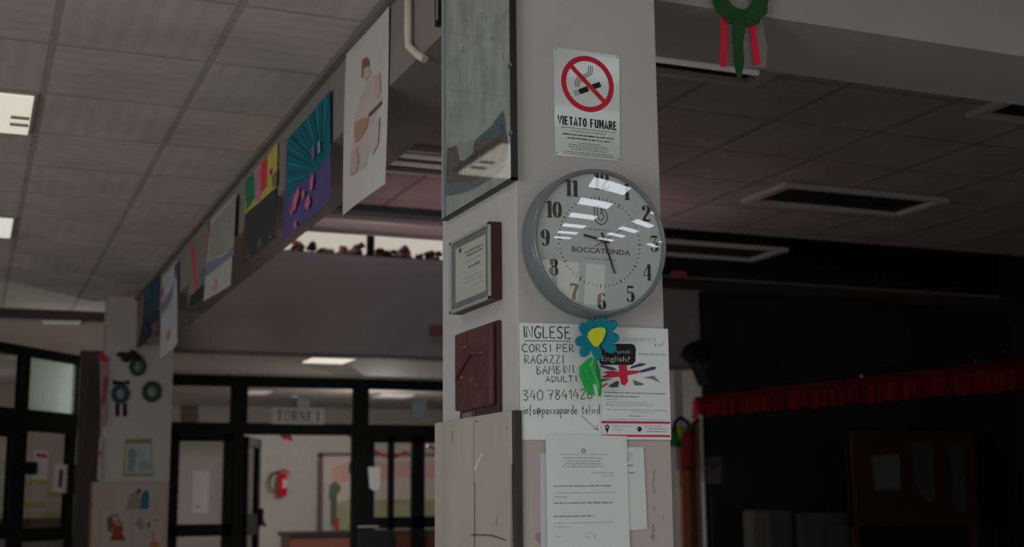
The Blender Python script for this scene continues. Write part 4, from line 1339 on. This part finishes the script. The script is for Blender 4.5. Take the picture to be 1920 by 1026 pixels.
# red and white streamer at the left edge of the far pillar
FS = Frame((-0.26, 8.46, 0), (1, 0, 0))
rr_ = M('streamer_red', (190, 30, 34), .7)
sh = Sheet(FS, .004, .002, .001)
q = FS.uvs([(190, 800), (197, 800), (201, 700), (196, 664), (186, 664), (190, 700)], .004)
sh.base(q, M('streamer_white', (150, 130, 124), .7, .06, 8))
sh.ppatch([(184, 672), (202, 682), (203, 672), (192, 662), (185, 663)][::-1], rr_, 1)
sh.ppatch([(190, 760), (196, 756), (202, 716), (200, 700), (195, 712)][::-1], M('streamer_dullred', (146, 56, 56), .7), 2)
sh.bend(lambda a, z: .01 * math.sin(z * 20), .06)
tag(sh.build('paper_streamer'), 'red and white streamer hanging down the far pillar edge', 'streamer')
sh = Sheet(FS, .004, .002, .001)
sh.base(FS.uvs([(182, 899), (189, 899), (192, 822), (186, 822)], .004), M('leaflet_white', (170, 160, 158), .7))
sh.ppatch([(183, 858), (190, 858), (191, 845), (184, 845)][::-1], M('leaflet_pink', (170, 100, 106), .7), 1)
tag(sh.build('narrow_leaflet'), 'narrow whitish leaflet with pink top under the streamer', 'leaflet')

# notices on the canted door
def card(F, name, label, cat, quad, base, patches=(), c=.03, group=None, par=None):
    sh = Sheet(F, c, .001)
    sh.base(F.uvs(quad, c), base)
    for i, (pts, m) in enumerate(patches):
        sh.ppatch(pts[::-1], m, 1 + i * .5)
    return tag(sh.build(name), label, cat, group)


card(CA, 'door_notice', 'white notice with red heading on the left glass door', 'notice', [(60, 899), (88, 900), (91, 846), (64, 845)], M('notice_white', (240, 234, 228), .7), [([(67, 857), (88, 859), (89, 852), (68, 850)], M('notice_red', (206, 60, 84), .7))], c=.002)
card(CA, 'door_notice', 'white notice with upright dark lettering on the left glass door', 'notice', [(99, 922), (126, 925), (128, 872), (102, 869)], M('notice_white'), [([(109, 914), (116, 914), (119, 882), (111, 880)], M('notice_grey', (86, 86, 90), .7))], c=.002)

# yellow-green strips on the side room's back wall
FW = Frame((0, 12.99, 0), (1, 0, 0))
yg = M('strip_yellowgreen', (158, 156, 60), .7)
for lab, (x0, y0, x1, y1) in (('yellow-green paper strip beside the red-headed notice behind the glass', (40, 901, 88, 907)), ('yellow-green paper strip below the lettered notice behind the glass', (85, 921, 130, 931)), ('second yellow-green strip from the floor at left behind the glass', (40, 942, 82, 950)),
                              ('lowest and brightest yellow-green strip behind the left glass door', (84, 962, 126, 975)), ('yellow-green strip in the leftmost door pane, lower one', (-6, 965, 13, 975)), ('yellow-green strip in the leftmost door pane, upper one', (-6, 931, 13, 938))):
    card(FW, 'paper_strip', lab, 'paper strip', [(x0, y1), (x1, y1), (x1, y0), (x0, y0)], yg, c=.004, group='yellow-green strips in the side room')
b = MB(); q0, q1 = FW.uv(-40, 976), FW.uv(135, 976); b.box((q0[0], 12.3, 0), (q1[0], 12.7, q0[1] + .02), M('bench_dark', (60, 52, 44), .7), .01)
tag(b.build('low_bench'), 'dark low bench against the wall behind the left glass door', 'bench')

# ================================================================== VESTIBULE AND CORRIDOR
# TORNEI sign on the transom glass
FT = Frame((0, 11.255, 0), (1, 0, 0))
sh = Sheet(FT, .001, .002)
sh.base(FT.uvs([(510, 795), (608, 796), (608, 766), (511, 765)], .001), M('sign_board_grey', (176, 172, 172), .7))
a0, b0 = FT.uv(517, 790, .003)
a1 = FT.uv(603, 790, .003)[0]
lm = M('sign_letters_grey', (104, 98, 100), .7)
SER = {'T': [([(.5, 0), (.5, 1)], .2), ([(.05, .97), (.95, .97)], .07), ([(.08, .97), (.08, .78)], .07), ([(.92, .97), (.92, .78)], .07), ([(.3, .02), (.7, .02)], .05)],
       'O': [([(.5 + .38 * math.sin(t * .3142), .5 + .47 * math.cos(t * .3142)) for t in range(21)], None)],
       'R': [([(.22, 0), (.22, 1)], .2), ([(.05, .02), (.42, .02)], .05), ([(.05, .97), (.5, .97)], .06), ([(.5, .97), (.78, .88), (.8, .65), (.5, .5), (.25, .5)], .12), ([(.48, .5), (.9, .02)], .17)],
       'N': [([(.16, 0), (.16, 1)], .07), ([(.14, .97), (.84, .03)], .18), ([(.84, 0), (.84, 1)], .07), ([(.0, .02), (.32, .02)], .05), ([(.68, .98), (1, .98)], .05)],
       'E': [([(.22, 0), (.22, 1)], .2), ([(.05, .03), (.85, .03)], .06), ([(.05, .97), (.82, .97)], .06), ([(.25, .52), (.6, .52)], .06), ([(.84, .03), (.86, .18)], .05), ([(.81, .97), (.82, .84)], .05)],
       'I': [([(.5, 0), (.5, 1)], .2), ([(.28, .02), (.72, .02)], .05), ([(.28, .98), (.72, .98)], .05)]}
hh = FT.uv(560, 770, .003)[1] - b0
wl_ = (a1 - a0) / 6
for i, c in enumerate('TORNEI'):
    for P, w in SER[c]:
        q = [(a0 + (i + .06 + x * .86) * wl_, b0 + y * hh) for x, y in P]
        sh.ribbon(q, hh * (w if w else .13), lm, 1 + .2 * i)
tag(sh.build('tournament_sign'), 'pale sign lettered TORNEI standing on the transom of the black doors', 'sign')
# sheets on the doors
card(DS, 'door_sheet', 'long blank white sheet on the leftmost black glazed door', 'notice', [(360, 962), (389, 963), (393, 884), (362, 882)], M('sheet_pale', (236, 232, 230), .7), [([(368, 952), (373, 952), (373, 948), (368, 948)], M('notice_grey'))], c=.002)
card(DS, 'door_sheet', 'white sheet with rounded foot on the right-hand black glazed door', 'notice', [(693, 915), (700, 920), (710, 918), (713, 905), (713, 876), (690, 876)], M('sheet_pale'), c=.045)
# fire extinguisher on the corridor wall
FE = Frame((0, 15.99, 0), (1, 0, 0))
ax, az = FE.uv(526, 907)
ext = empty('fire_extinguisher', FE.pt(ax, az - .25, .1), 'red fire extinguisher hung on the corridor wall beyond the open door', 'fire extinguisher')
er = M('extinguisher_red', (206, 24, 44), .35)
b = MB()
rb = (FE.uv(536, 907)[0] - FE.uv(517, 907)[0]) / 2
z0, z1 = FE.uv(526, 931)[1], FE.uv(526, 890)[1]
b.tube([Vector((ax, 15.88, z)) for z in (z0, z0 + .015, z1 - .06, z1 - .02, z1)], [rb * .85, rb, rb, rb * .75, rb * .4], er, 16); b.build('cylinder', ext)
b = MB(); b.obox(FE, ax - rb * .1, z0 + .12, ax + rb * .75, z0 + .24, .11 + rb - .03, .112 + rb, M('extinguisher_label', (210, 196, 196), .5)); b.build('label_patch', ext)
b = MB(); b.obox(FE, ax - .05, z1, ax + .1, z1 + .05, .08, .14, er, .01); b.obox(FE, ax - .03, z1 + .04, ax + .06, z1 + .07, .09, .13, black_metal, .01); b.build('valve', ext)
b = MB(); b.tube([Vector((ax - .02, 15.88, z1 + .04)), Vector((ax - .14, 15.88, z1 + .02)), Vector((ax - .19, 15.88, z1 - .12)), Vector((ax - .17, 15.88, z0 + .12)), Vector((ax - .12, 15.88, z0 + .05))], .014, black_metal, 8); b.build('hose', ext)
# mural panel and its frame on the corridor's back wall
fx0, fz0 = FE.uv(600, 1000)
fx1, fz1 = FE.uv(900, 856)
b = MB()
jm = M('mural_frame', (112, 92, 84), .6)
b.obox(FE, fx0 - .05, .8, fx0 + .02, fz1 + .03, 0, .05, jm); b.obox(FE, fx0 - .05, fz1, fx1, fz1 + .04, 0, .05, jm); b.obox(FE, fx1 - .05, .8, fx1, fz1, 0, .05, jm)
mu = tag(b.build('painted_mural'), 'framed mural of pink sky over a green meadow on the corridor wall', 'mural')
sh = Sheet(FE, .002, .004, .003)
sh.base([(fx0, .85), (fx1 - .03, .85), (fx1 - .03, fz1), (fx0, fz1)], M('mural_sky', (214, 200, 194), .7, .06, 1.2))
def E_(x, y): return FE.uv(x, y)
sh.patch([E_(625, 912), E_(640, 906), E_(660, 900), E_(700, 905), E_(760, 895), E_(890, 900), E_(890, 868), E_(650, 866), E_(622, 880)][::1], M('mural_pink', (214, 172, 166), .7, .08, 2), 1)
sh.patch([(E_(618, 1010)), E_(900, 1010), E_(900, 940), E_(760, 936), E_(690, 938), E_(660, 934), E_(640, 940), E_(618, 944)], M('mural_green', (168, 172, 132), .7, .12, 3), 2)
sh.patch([E_(620, 985), E_(630, 985), E_(632, 910), E_(624, 906), E_(619, 925)], M('mural_trunk', (92, 104, 86), .7), 3)
sh.patch([E_(614, 940), E_(634, 926), E_(640, 914), E_(628, 902), E_(618, 910)], M('mural_leaf', (104, 118, 90), .7), 4)
sh.patch([E_(626, 995), E_(636, 995), E_(634, 972), E_(629, 968), E_(624, 980)], M('mural_red', (170, 84, 72), .7), 5)
sh.patch([E_(604, 996), E_(616, 996), E_(616, 905), E_(606, 905)], M('mural_white', (196, 192, 186), .7), 5)
sh.build('canvas', mu)
# counter in the corridor
b = MB()
FK = Frame((0, 14.6, 0), (1, 0, 0))
k0, kz = FK.uv(545, 1003)
k1 = FK.uv(900, 1003)[0]
b.box((k0, 14.6, 0), (k1, 15.2, kz - .03), M('counter_wood', (112, 66, 54), .5, .1, 4))
ct = tag(b.build('wooden_counter'), 'red-brown wooden counter with dark top in the corridor', 'counter')
b = MB(); b.box((k0 - .03, 14.55, kz - .03), (k1, 15.25, kz + .03), M('counter_top', (40, 34, 32), .4), .005); b.build('counter_top', ct)
# red garlands in the corridor, seen through the opening and the right panes
def swag(pts, F, w, name, label, m, group=None, c=.03):
    b = MB()
    L = smooth_line([F.uv(*p) for p in pts], 6)
    b.tube([F.pt(a, z, c) for a, z in L], [w * (1 + .35 * math.sin(i * 2.1)) for i in range(len(L))], m, 7)
    return tag(b.build(name), label, 'garland', group)
gm = M('corridor_garland', (214, 36, 62), .6)
F14 = Frame((0, 14.0, 0), (1, 0, 0))
FBk = Frame((0, 11.40, 0), (1, 0, 0))
swag([(694, 842), (715, 853), (728, 858), (742, 856), (762, 846)], FBk, .018, 'garland', 'red garland sagging behind the two narrow middle panes', gm, 'red garlands in the corridor')
swag([(800, 836), (812, 842), (824, 850), (845, 858)], FBk, .018, 'garland', 'red garland end in the pane beside the stone-clad pillar', gm, 'red garlands in the corridor')
swag([(526, 815), (534, 821), (541, 820), (545, 827)], FBk, .024, 'garland', 'red garland end at the top left of the open doorway', gm, 'red garlands in the corridor')
swag([(655, 815), (659, 822), (664, 829)], FBk, .024, 'garland', 'red garland end at the top right of the open doorway', gm, 'red garlands in the corridor')
b = MB(); b.blob(FBk.pt(*FBk.uv(659, 878, .01), .01), .06, M('teal_ornament', (20, 110, 112), .7), (.6, .5, 1.4)); tag(b.build('hanging_ornament'), 'teal ornament hanging at the right edge of the open doorway', 'decoration')
# green exit light over the corridor
b = MB(); q = F14.uvs([(545, 745), (557, 746), (558, 734), (546, 733)], 0); b.prism(F14, q, 0, .06, M('exit_green', (120, 200, 170), .5, emit=.5)); tag(b.build('exit_light'), 'small glowing green exit light behind the transom glass', 'light')
b = MB(); q = F14.uvs([(556, 765), (580, 765), (580, 746), (556, 745)], 0); b.prism(F14, q, -.1, .02, M('box_bluegrey', (110, 116, 122), .6)); tag(b.build('junction_box'), 'grey-blue box under the exit light behind the transom glass', 'box')
b = MB(); q = F14.uvs([(773, 785), (800, 786), (800, 746), (773, 745)], 0); b.prism(F14, q, -.05, .02, M('box_bluegrey')); tag(b.build('wall_box'), 'grey-blue cabinet behind the right transom glass', 'cabinet')
card(FE, 'red_picture', 'small red and grey picture behind the left transom glass', 'picture', [(340, 792), (372, 792), (372, 756), (340, 757)], M('picture_drab', (120, 112, 104), .7), [([(341, 788), (354, 788), (352, 768), (342, 772)], M('picture_red', (150, 80, 76), .7))], c=.01)

# lit ceiling lamps -----------------------------------------------------------
lampw = M('lamp_diffuser', (203, 197, 182), .5, emit=0.95)
lampw2 = M('lamp_diffuser_cool', (206, 205, 196), .5, emit=0.92)
lamp_hot = M('lamp_diffuser_bright', (214, 221, 228), .5, emit=4.2)
lframe = M('lamp_frame', (150, 146, 138), .5)


def lamp(name, x0, y0, x1, y1, z, label, m, group, h=.02):
    o = empty(name, ((x0 + x1) / 2, (y0 + y1) / 2, z - h), label, 'ceiling lamp', group)
    b = MB(); b.box((x0 - .015, y0 - .015, z - h * .4), (x1 + .015, y1 + .015, z + .01), lframe); b.build('frame', o)
    b = MB(); b.box((x0, y0, z - h), (x1, y1, z - h * .4), m, .004); b.build('diffuser', o)
    return o


lp = []
for k, y in enumerate((2.75, 5.42, 0.10, -2.56, -5.2)):
    lab = {0: 'lit square ceiling lamp at the upper left frame edge, nearer one', 1: 'lit square ceiling lamp farther back along the left ceiling'}.get(k, 'lit square lamp in the ceiling run behind the viewer')
    o = lamp('ceiling_lamp', -1.73, y, -1.105, y + (.62 if k != 1 else .60), 3.25, lab, lampw if k == 0 else lampw2 if k == 1 else lamp_hot, 'lit lamps of the left ceiling')
    if k == 0:
        dm = M('lamp_clip', (150, 146, 138), .5)
        for yy in (y + .30, y + .42):
            b = MB(); b.box((-1.19, yy, 3.223), (-1.11, yy + .03, 3.231), dm); b.build('diffuser_clip', o)
for x, y in [(1.2, v) for v in (-1.54, -2.2, -2.95, -3.75, -4.55, -5.35)] + [(2.65, v) for v in (-1.8, -2.55, -3.25, -4.0, -4.8)] + [(4.45, v) for v in (-3.3, -4.05)]:
    lamp('ceiling_lamp', x - .3, y - .13, x + .3, y + .13, 3.25, 'lit oblong lamp in the right ceiling runs behind the viewer', lamp_hot, 'lit lamps behind the viewer')
lamp('ceiling_lamp', 1.72, 9.04, 2.13, 9.58, 2.86, 'lit panel lamp on the low ceiling before the black doors', M('lamp_diffuser_warm', (224, 214, 200), .5, emit=.95), 'vestibule lamps')
for (x0, x1, y0, y1), lab in (((463, 506, 731, 744), 'strip lamp showing at the left behind the middle transom pane'), ((706, 772, 739, 749), 'strip lamp showing behind the right transom pane')):
    q = [CAM_LOC + (RIGHT * ((x - 960) / FPX) + DOWN * ((y - 513) / FPX) + FWD) * 1 for x, y in ((x0, (y0 + y1) / 2), (x1, (y0 + y1) / 2))]
    pts = []
    for p in q:
        d = p - CAM_LOC
        pts.append(CAM_LOC + d * ((2.83 - 1.5) / d.z))
    lamp('ceiling_lamp', pts[0].x, pts[0].y - .22, pts[1].x, pts[0].y + .22, 2.86, lab, M('lamp_corridor', (190, 184, 176), .5, emit=.75), 'corridor strip lamps', .03)

# unlit louvred lamps of the dark hall -----------------------------------------
trimm = M('louvre_trim', (150, 144, 146), .45)
louv = M('louvre_black', (14, 14, 14), .6)
glintm = M('louvre_glint', (214, 204, 208), .3, emit=.1)  # pale colour and emission imitate reflections in the louvres


def dark_lamp(x0, y0, label, z=3.25, lit=False, tray=None):
    o = empty('louvre_lamp', (x0 + .585, y0 + .23, z - .03), label, 'ceiling lamp', 'unlit louvred lamps of the dark hall')
    x1, y1 = x0 + 1.17, y0 + .46
    b = MB()
    w = .035
    b.box((x0, y0, z - .03), (x1, y0 + w, z), trimm, .004); b.box((x0, y1 - w, z - .03), (x1, y1, z), trimm, .004)
    b.box((x0, y0 + w, z - .03), (x0 + w * 1.6, y1 - w, z), trimm, .004); b.box((x1 - w * 1.6, y0 + w, z - .03), (x1, y1 - w, z), trimm, .004)
    b.build('frame', o)
    b = MB(); b.box((x0 + w, y0 + w, z - .004), (x1 - w, y1 - w, z + .0), tray or louv); b.build('tray', o)
    if lit:  # glowing bars put in where the louvres only reflect
        for yy in (y0 + .15, y0 + .31):
            b = MB(); b.tube([(x0 + .07, yy, z - .016), (x1 - .07, yy, z - .016)], .013, glintm, 10); b.build('tube', o)
    if z < 3.25 or y0 > 4.3:
        for xx in (x0 + .2, x1 - .2):
            b = MB(); b.tube([(xx, y0 + .23, z - .002), (xx, y0 + .23, 4.6)], .006, black_metal, 6); b.build('hanger', o)
    return o


dark_lamp(.56, 1.03, 'louvred lamp with glowing bars as louvre reflections behind the right beam', lit=True)
dark_lamp(.56, 2.96, 'louvred lamp with two glowing bars as louvre reflections left of the pillar', lit=True)
dark_lamp(2.89, 2.96, 'grey framed black louvred lamp, largest on the dark ceiling')
dark_lamp(2.89, 4.63, 'grey framed louvred lamp hanging right beside the clock')
dark_lamp(2.90, 1.05, 'louvred lamp at the far right under the beam')
dark_lamp(.56, 4.63, 'pale closed lamp hanging before the bright high window', tray=M('lamp_cover_white', (226, 222, 218), .5))

# foliage outside the clerestory window: past counting
b = MB()
rn = random.Random(21)
fo = [M('foliage_plum', (140, 98, 108), .8), M('foliage_dark', (84, 58, 66), .8), M('foliage_rose', (206, 160, 164), .8)]
FWn = Frame((0, 9.06, 0), (1, 0, 0))
for (x, y, w, h, m, n) in ((562, 463, 11, 12, 0, 12), (556, 468, 10, 6, 2, 6), (588, 462, 5, 8, 1, 7), (612, 468, 9, 7, 0, 8), (620, 472, 6, 4, 2, 4), (652, 468, 7, 8, 2, 8), (664, 474, 8, 4, 2, 5), (675, 466, 8, 9, 0, 10), (680, 458, 5, 3, 1, 4),
                           (640, 478, 30, 2, 2, 14), (718, 472, 8, 9, 1, 11), (736, 471, 4, 3, 1, 4), (742, 480, 12, 3, 1, 8), (766, 466, 6, 13, 0, 12), (765, 479, 18, 5, 0, 16), (796, 480, 8, 6, 0, 8), (820, 474, 5, 9, 1, 9), (822, 483, 9, 3, 0, 6), (700, 482, 20, 2, 1, 8)):
    for k in range(n):
        t, r = rn.uniform(0, 6.28), math.sqrt(rn.random())
        a, z = FWn.uv(x + w * r * math.cos(t), y + h * r * math.sin(t))
        b.blob(FWn.pt(a, z, rn.uniform(-.25, 0)), rn.uniform(.022, .04), fo[m if rn.random() < .75 else rn.randrange(3)], (1.2, 1, .9), .3, 4)
for k in range(46):
    b.blob((1.1 + k * .077, 9.08 + rn.uniform(0, .2), 3.83 + rn.uniform(-.01, .015)), rn.uniform(.016, .03), fo[rn.choice((0, 2))], (1.3, 1, .8), .3, 4)
tag(b.build('foliage'), 'plum coloured bushes along the foot of the bright high window', 'foliage', kind='stuff')
b = MB(); b.box((0.9, 9.0, 3.70), (5.8, 9.6, 3.822), M('ledge_dark', (60, 52, 54), .8)); struct('trim_10', b)

# ================================================================== DARK HALL, RIGHT
# paper wreath hung on the right beam
FBr = Frame((0, 0.11, 0), (1, 0, 0))
wg = M('wreath_deep_green', (32, 74, 34), .85, .15, 30)
wa, wz = FBr.uv(1387, -10, .02)
wk = FBr.uv(1440, -10, .02)[0] - wa
wr = empty('hanging_wreath', FBr.pt(wa, wz - .2, .02), 'green paper wreath with red ribbons hanging from the right beam', 'wreath')
sh = Sheet(FBr, .016, .006)
for k in range(40):
    t0, t1 = 2 * math.pi * k / 40, 2 * math.pi * (k + 1) / 40
    ro0, ro1 = wk * (1 + .04 * math.sin(k * 1.9)), wk * (1 + .04 * math.sin((k + 1) * 1.9))
    sh.mb.prism(FBr, [(wa + wk * .46 * math.cos(t0), wz + wk * .46 * math.sin(t0)), (wa + ro0 * math.cos(t0), wz + ro0 * math.sin(t0)), (wa + ro1 * math.cos(t1), wz + ro1 * math.sin(t1)), (wa + wk * .46 * math.cos(t1), wz + wk * .46 * math.sin(t1))], .016, .022, wg)
sh.build('ring', wr)
rib = M('ribbon_red', (214, 22, 58), .6)
for pts in ([(1350, 124), (1362, 125), (1364, 22), (1353, 18)], [(1414, 122), (1426, 120), (1414, 32), (1403, 32)]):
    b = MB(); b.prism(FBr, FBr.uvs(pts, .012), .010, .0125, rib); b.build('ribbon', wr)
b = MB(); b.prism(FBr, FBr.uvs([(1384, 146), (1390, 146), (1395, 118), (1393, 80), (1397, 60), (1394, 35), (1376, 32), (1373, 62), (1375, 88), (1377, 120)], .026), .0225, .027, wg); b.build('stem', wr)
b = MB(); b.prism(FBr, FBr.uvs([(1352, 126), (1436, 126), (1438, 90), (1430, 40), (1430, -60), (1350, -60)], .004), .003, .0045, glass_mat('clear_film', .05, (.97, .97, .97), .3, .07, (.6, .6, .6))); b.build('film', wr)

# long red fringed garland
FG = Frame((0, 8.3, 0), (1, 0, 0))
gr_ = [M('garland_red', (126, 12, 20), .8), M('garland_red_dark', (96, 8, 14), .8), M('garland_red_bright', (146, 16, 28), .8)]
sh = Sheet(FG, 0, .002, .002)
topl = [(1300, 746), (1400, 733), (1500, 720), (1600, 709), (1700, 697), (1800, 685), (1925, 670), (2100, 648)]
botl = [(1300, 783), (1400, 774), (1500, 766), (1600, 758), (1700, 749), (1800, 741), (1925, 730), (2100, 714)]


def ip(L, x):
    for (x0, y0), (x1, y1) in zip(L, L[1:]):
        if x <= x1:
            return y0 + (y1 - y0) * (x - x0) / (x1 - x0)
    return L[-1][1]


rn = random.Random(8)
x = 1300
i = 0
while x < 2080:
    w = rn.uniform(5, 10)
    yt, ytr = ip(topl, x), ip(topl, x + w)
    yb = ip(botl, x) + rn.uniform(-3, 2)
    cut = yt + (yb - yt) * rn.uniform(.28, .36)
    c = .01 + rn.uniform(0, .03)
    p = FG.uvs([(x, yt), (x + w + .6, ytr), (x + w + .6, cut), (x, cut)])
    vs = [FG.pt(a, z, .02) for a, z in p]
    sh.mb.face(vs[::-1], gr_[1])
    p = FG.uvs([(x + .6, cut), (x + w, cut), (x + w + rn.uniform(-1, .5), yb), (x + rn.uniform(0, 1), yb)])
    cs = (.02, .02, c + .01, c + rn.uniform(0, .02))
    sh.mb.face([FG.pt(a, z, cc_) for (a, z), cc_ in zip(p, cs)][::-1], gr_[rn.choice((0, 0, 1, 2))])
    x += w
gl = tag(sh.build('fringed_garland'), 'long red fringed garland stretched across the black partition', 'garland')
b = MB(); q = FG.uvs([(1297, 786), (1304, 786), (1305, 750), (1298, 752)]); b.prism(FG, q, 0, .05, M('garland_end', (190, 50, 62), .7)); b.build('end_roll', gl)
# its tail gathered at the left end
b = MB()
ta, tz0 = FG.uv(1290, 880, .1)
L = [FG.uv(1311, 786, .1), FG.uv(1300, 796, .1), FG.uv(1292, 806, .1), FG.uv(1290, 815, .1)]
b.tube([FG.pt(a, z, .1) for a, z in L], [.02, .025, .03, .04], M('tail_brown', (80, 48, 44), .8), 8)
L = [FG.uv(x, y, .1) for x, y in ((1290, 812), (1290, 825), (1291, 850), (1290, 870), (1290, 882))]
b.tube([FG.pt(a, z, .1) for a, z in L], [.05, .068, .064, .072, .05], M('tail_red', (112, 14, 26), .8, .3, 14, stretch=(6, 6, 1)), 12)
tag(b.build('garland_tail'), 'gathered red tail of crepe hanging below the garland end', 'garland')
# small bright hooks above the garland
for (x, y, r), lab in (((1615, 706, 3.4), 'tiny bright hook above the middle of the red garland'), ((1828, 677, 4), 'grey clip above the right part of the garland'), ((1884, 660, 3), 'faint grey clip at the far right above the garland')):
    b = MB(); a, z = FG.uv(x, y, .03)
    b.blob(FG.pt(a, z, .03), r * .0047, M('clip_white' if r < 3.6 and x < 1700 else 'clip_grey', (230, 226, 220) if x < 1700 else (96, 98, 102), .3), (1, 1, .9), .05)
    tag(b.build('garland_clip'), lab, 'clip')
# notice and boards on / before the partition
FQ = Frame((0, 8.78, 0), (1, 0, 0))
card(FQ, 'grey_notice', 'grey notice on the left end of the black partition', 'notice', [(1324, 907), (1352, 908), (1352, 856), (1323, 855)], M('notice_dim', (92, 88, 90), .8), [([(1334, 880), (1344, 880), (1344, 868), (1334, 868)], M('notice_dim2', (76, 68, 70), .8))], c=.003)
FO = Frame((0, 7.6, 0), (1, 0, 0))
q0, q1 = FO.uv(1596, 985), FO.uv(1815, 812)
bd = empty('notice_board', FO.pt((q0[0] + q1[0]) / 2, 0, 0), 'dark red-brown notice board standing before the black partition', 'notice board')
bw = M('board_redbrown', (44, 24, 20), .7, .15, 4)
b = MB(); b.obox(FO, q0[0], FO.uv(1700, 985)[1], q1[0], q1[1], 0, .04, bw); b.build('board', bd)
for a in (q0[0], q1[0] - .05):
    b = MB(); b.obox(FO, a, 0, a + .05, q1[1] + .01, -.02, .06, M('board_post', (58, 30, 26), .6)); b.build('post', bd)
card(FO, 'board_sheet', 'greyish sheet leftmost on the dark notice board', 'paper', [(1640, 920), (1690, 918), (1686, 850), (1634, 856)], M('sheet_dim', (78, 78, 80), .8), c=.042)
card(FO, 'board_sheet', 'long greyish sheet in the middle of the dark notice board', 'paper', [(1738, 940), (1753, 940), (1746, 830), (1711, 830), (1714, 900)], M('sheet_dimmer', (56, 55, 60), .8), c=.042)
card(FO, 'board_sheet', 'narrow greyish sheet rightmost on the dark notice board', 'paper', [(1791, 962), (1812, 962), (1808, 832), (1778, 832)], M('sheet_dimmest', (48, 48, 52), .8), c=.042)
FX = Frame((0, 7.9, 0), (1, 0, 0))
for (x0, x1, y0), lab in (((1438, 1486, 957), 'low grey cabinet at the left before the black partition'), ((1496, 1592, 962), 'wider low grey cabinet beside the notice board')):
    a0, z1 = FX.uv(x0, y0)
    a1 = FX.uv(x1, y0)[0]
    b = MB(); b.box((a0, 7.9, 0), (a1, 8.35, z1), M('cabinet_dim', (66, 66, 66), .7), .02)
    cb = tag(b.build('low_cabinet'), lab, 'cabinet', 'low grey cabinets')
    b = MB(); b.box((a0 + .03, 7.885, .08), ((a0 + a1) / 2 - .006, 7.9, z1 - .08), M('cabinet_door', (62, 62, 64), .6), .004); b.build('door', cb)
    b = MB(); b.box(((a0 + a1) / 2 + .006, 7.885, .08), (a1 - .03, 7.9, z1 - .08), M('cabinet_door'), .004); b.build('door', cb)

# things seen between the pillar's right edge and the partition
FV = Frame((0, 8.6, 0), (1, 0, 0))
a, z = FV.uv(1297, 672)
b = MB()
p = FV.uvs([(1278, 668), (1284, 650), (1300, 640), (1314, 640), (1318, 722), (1312, 724), (1304, 706), (1296, 684)])
b.prism(FV, p[::-1], -.02, .2, black_metal)
spk = tag(b.build('wall_speaker'), 'black wedge loudspeaker fixed at the top left corner of the partition', 'loudspeaker')
b = MB(); q = FV.uv(1308, 690); b.lathe(FV, q[0], q[1], [(0, .205), (.03, .207), (.045, .203), (.045, .19)], M('speaker_grille', (40, 40, 40), .6), 20); b.build('grille', spk)
b = MB(); a0, z1 = FV.uv(1290, 700); a1, z0 = FV.uv(1309, 880); b.box((a0, 8.9, z0), (a1 + .02, 9.0, FV.uv(1290, 690)[1]), M('white_post', (176, 172, 176), .7)); tag(b.build('white_board'), 'upright white board behind the red garland end', 'board')
b = MB(); a0 = FV.uv(1278, 880)[0]; a1 = FV.uv(1306, 880)[0]
b.box((a0, 8.6, 0), (a0 + .09, 8.66, FV.uv(1280, 830)[1]), M('plank_orange', (140, 84, 50), .6, .1, 6)); b.box((a0 + .09, 8.6, 0), (a1, 8.66, FV.uv(1280, 800)[1]), M('plank_brown', (82, 52, 38), .6, .12, 6))
b.box((a1, 8.6, 0), (a1 + .05, 8.66, FV.uv(1280, 790)[1]), M('plank_pale', (120, 108, 98), .6)); tag(b.build('wooden_planks'), 'brown upright planks below the red garland tail', 'planks')
b = MB()
q0, q1 = FV.uv(1250, 838), FV.uv(1286, 812)
b.box((q0[0], 8.46, q0[1]), (q1[0], 8.6, q1[1]), M('bag_green', (30, 96, 62), .7), .02)
bag = tag(b.build('green_bag'), 'green and yellow bag with dark handle beside the pillar edge', 'bag')
b = MB(); b.box((q0[0] + .06, 8.44, q1[1] - .07), (q1[0] - .02, 8.58, q1[1] + .06), M('bag_yellow', (140, 146, 48), .7), .02); b.build('yellow_flap', bag)
b = MB(); b.tube([Vector((q0[0] + .02, 8.5, q1[1])), Vector((q0[0] + .05, 8.5, q1[1] + .10)), Vector(((q0[0] + q1[0]) / 2, 8.5, q1[1] + .15)), Vector((q1[0] - .03, 8.5, q1[1] + .10)), Vector((q1[0] - .02, 8.5, q1[1]))], .02, black_metal, 8); b.build('handle', bag)

# small things on the walls behind
FWb = Frame((0, 8.9, 0), (1, 0, 0))
b = MB(); q = FWb.uvs([(806, 628), (836, 629), (836, 610), (806, 609)], .03); b.prism(FWb, q, 0, .04, M('box_terracotta', (120, 78, 68), .6)); tag(b.build('wall_box'), 'small reddish-brown box on the grey bulkhead left of the pillar', 'box')
b = MB(); q = FWb.uvs([(1258, 516), (1290, 517), (1284, 509), (1262, 508)], .03); b.prism(FWb, q, 0, .03, M('window_end_patch', (196, 92, 112), .6)); tag(b.build('window_end_patch'), 'small rose patch added for the pink end of the high window', 'patch')  # added patch stands in for the window's pink glimpse
FLb = Frame((0, 9.6, 0), (1, 0, 0))
b = MB(); q = FLb.uvs([(82, 608), (150, 609), (152, 602), (80, 601)], .06); b.prism(FLb, q, 0, .07, M('recess_glow', (190, 188, 182), .4, emit=.08)); tag(b.build('recess_glow_strip'), 'short glowing strip imitating a lit recess under the left soffit edge', 'light')  # weak emission imitates the glow of a lit recess
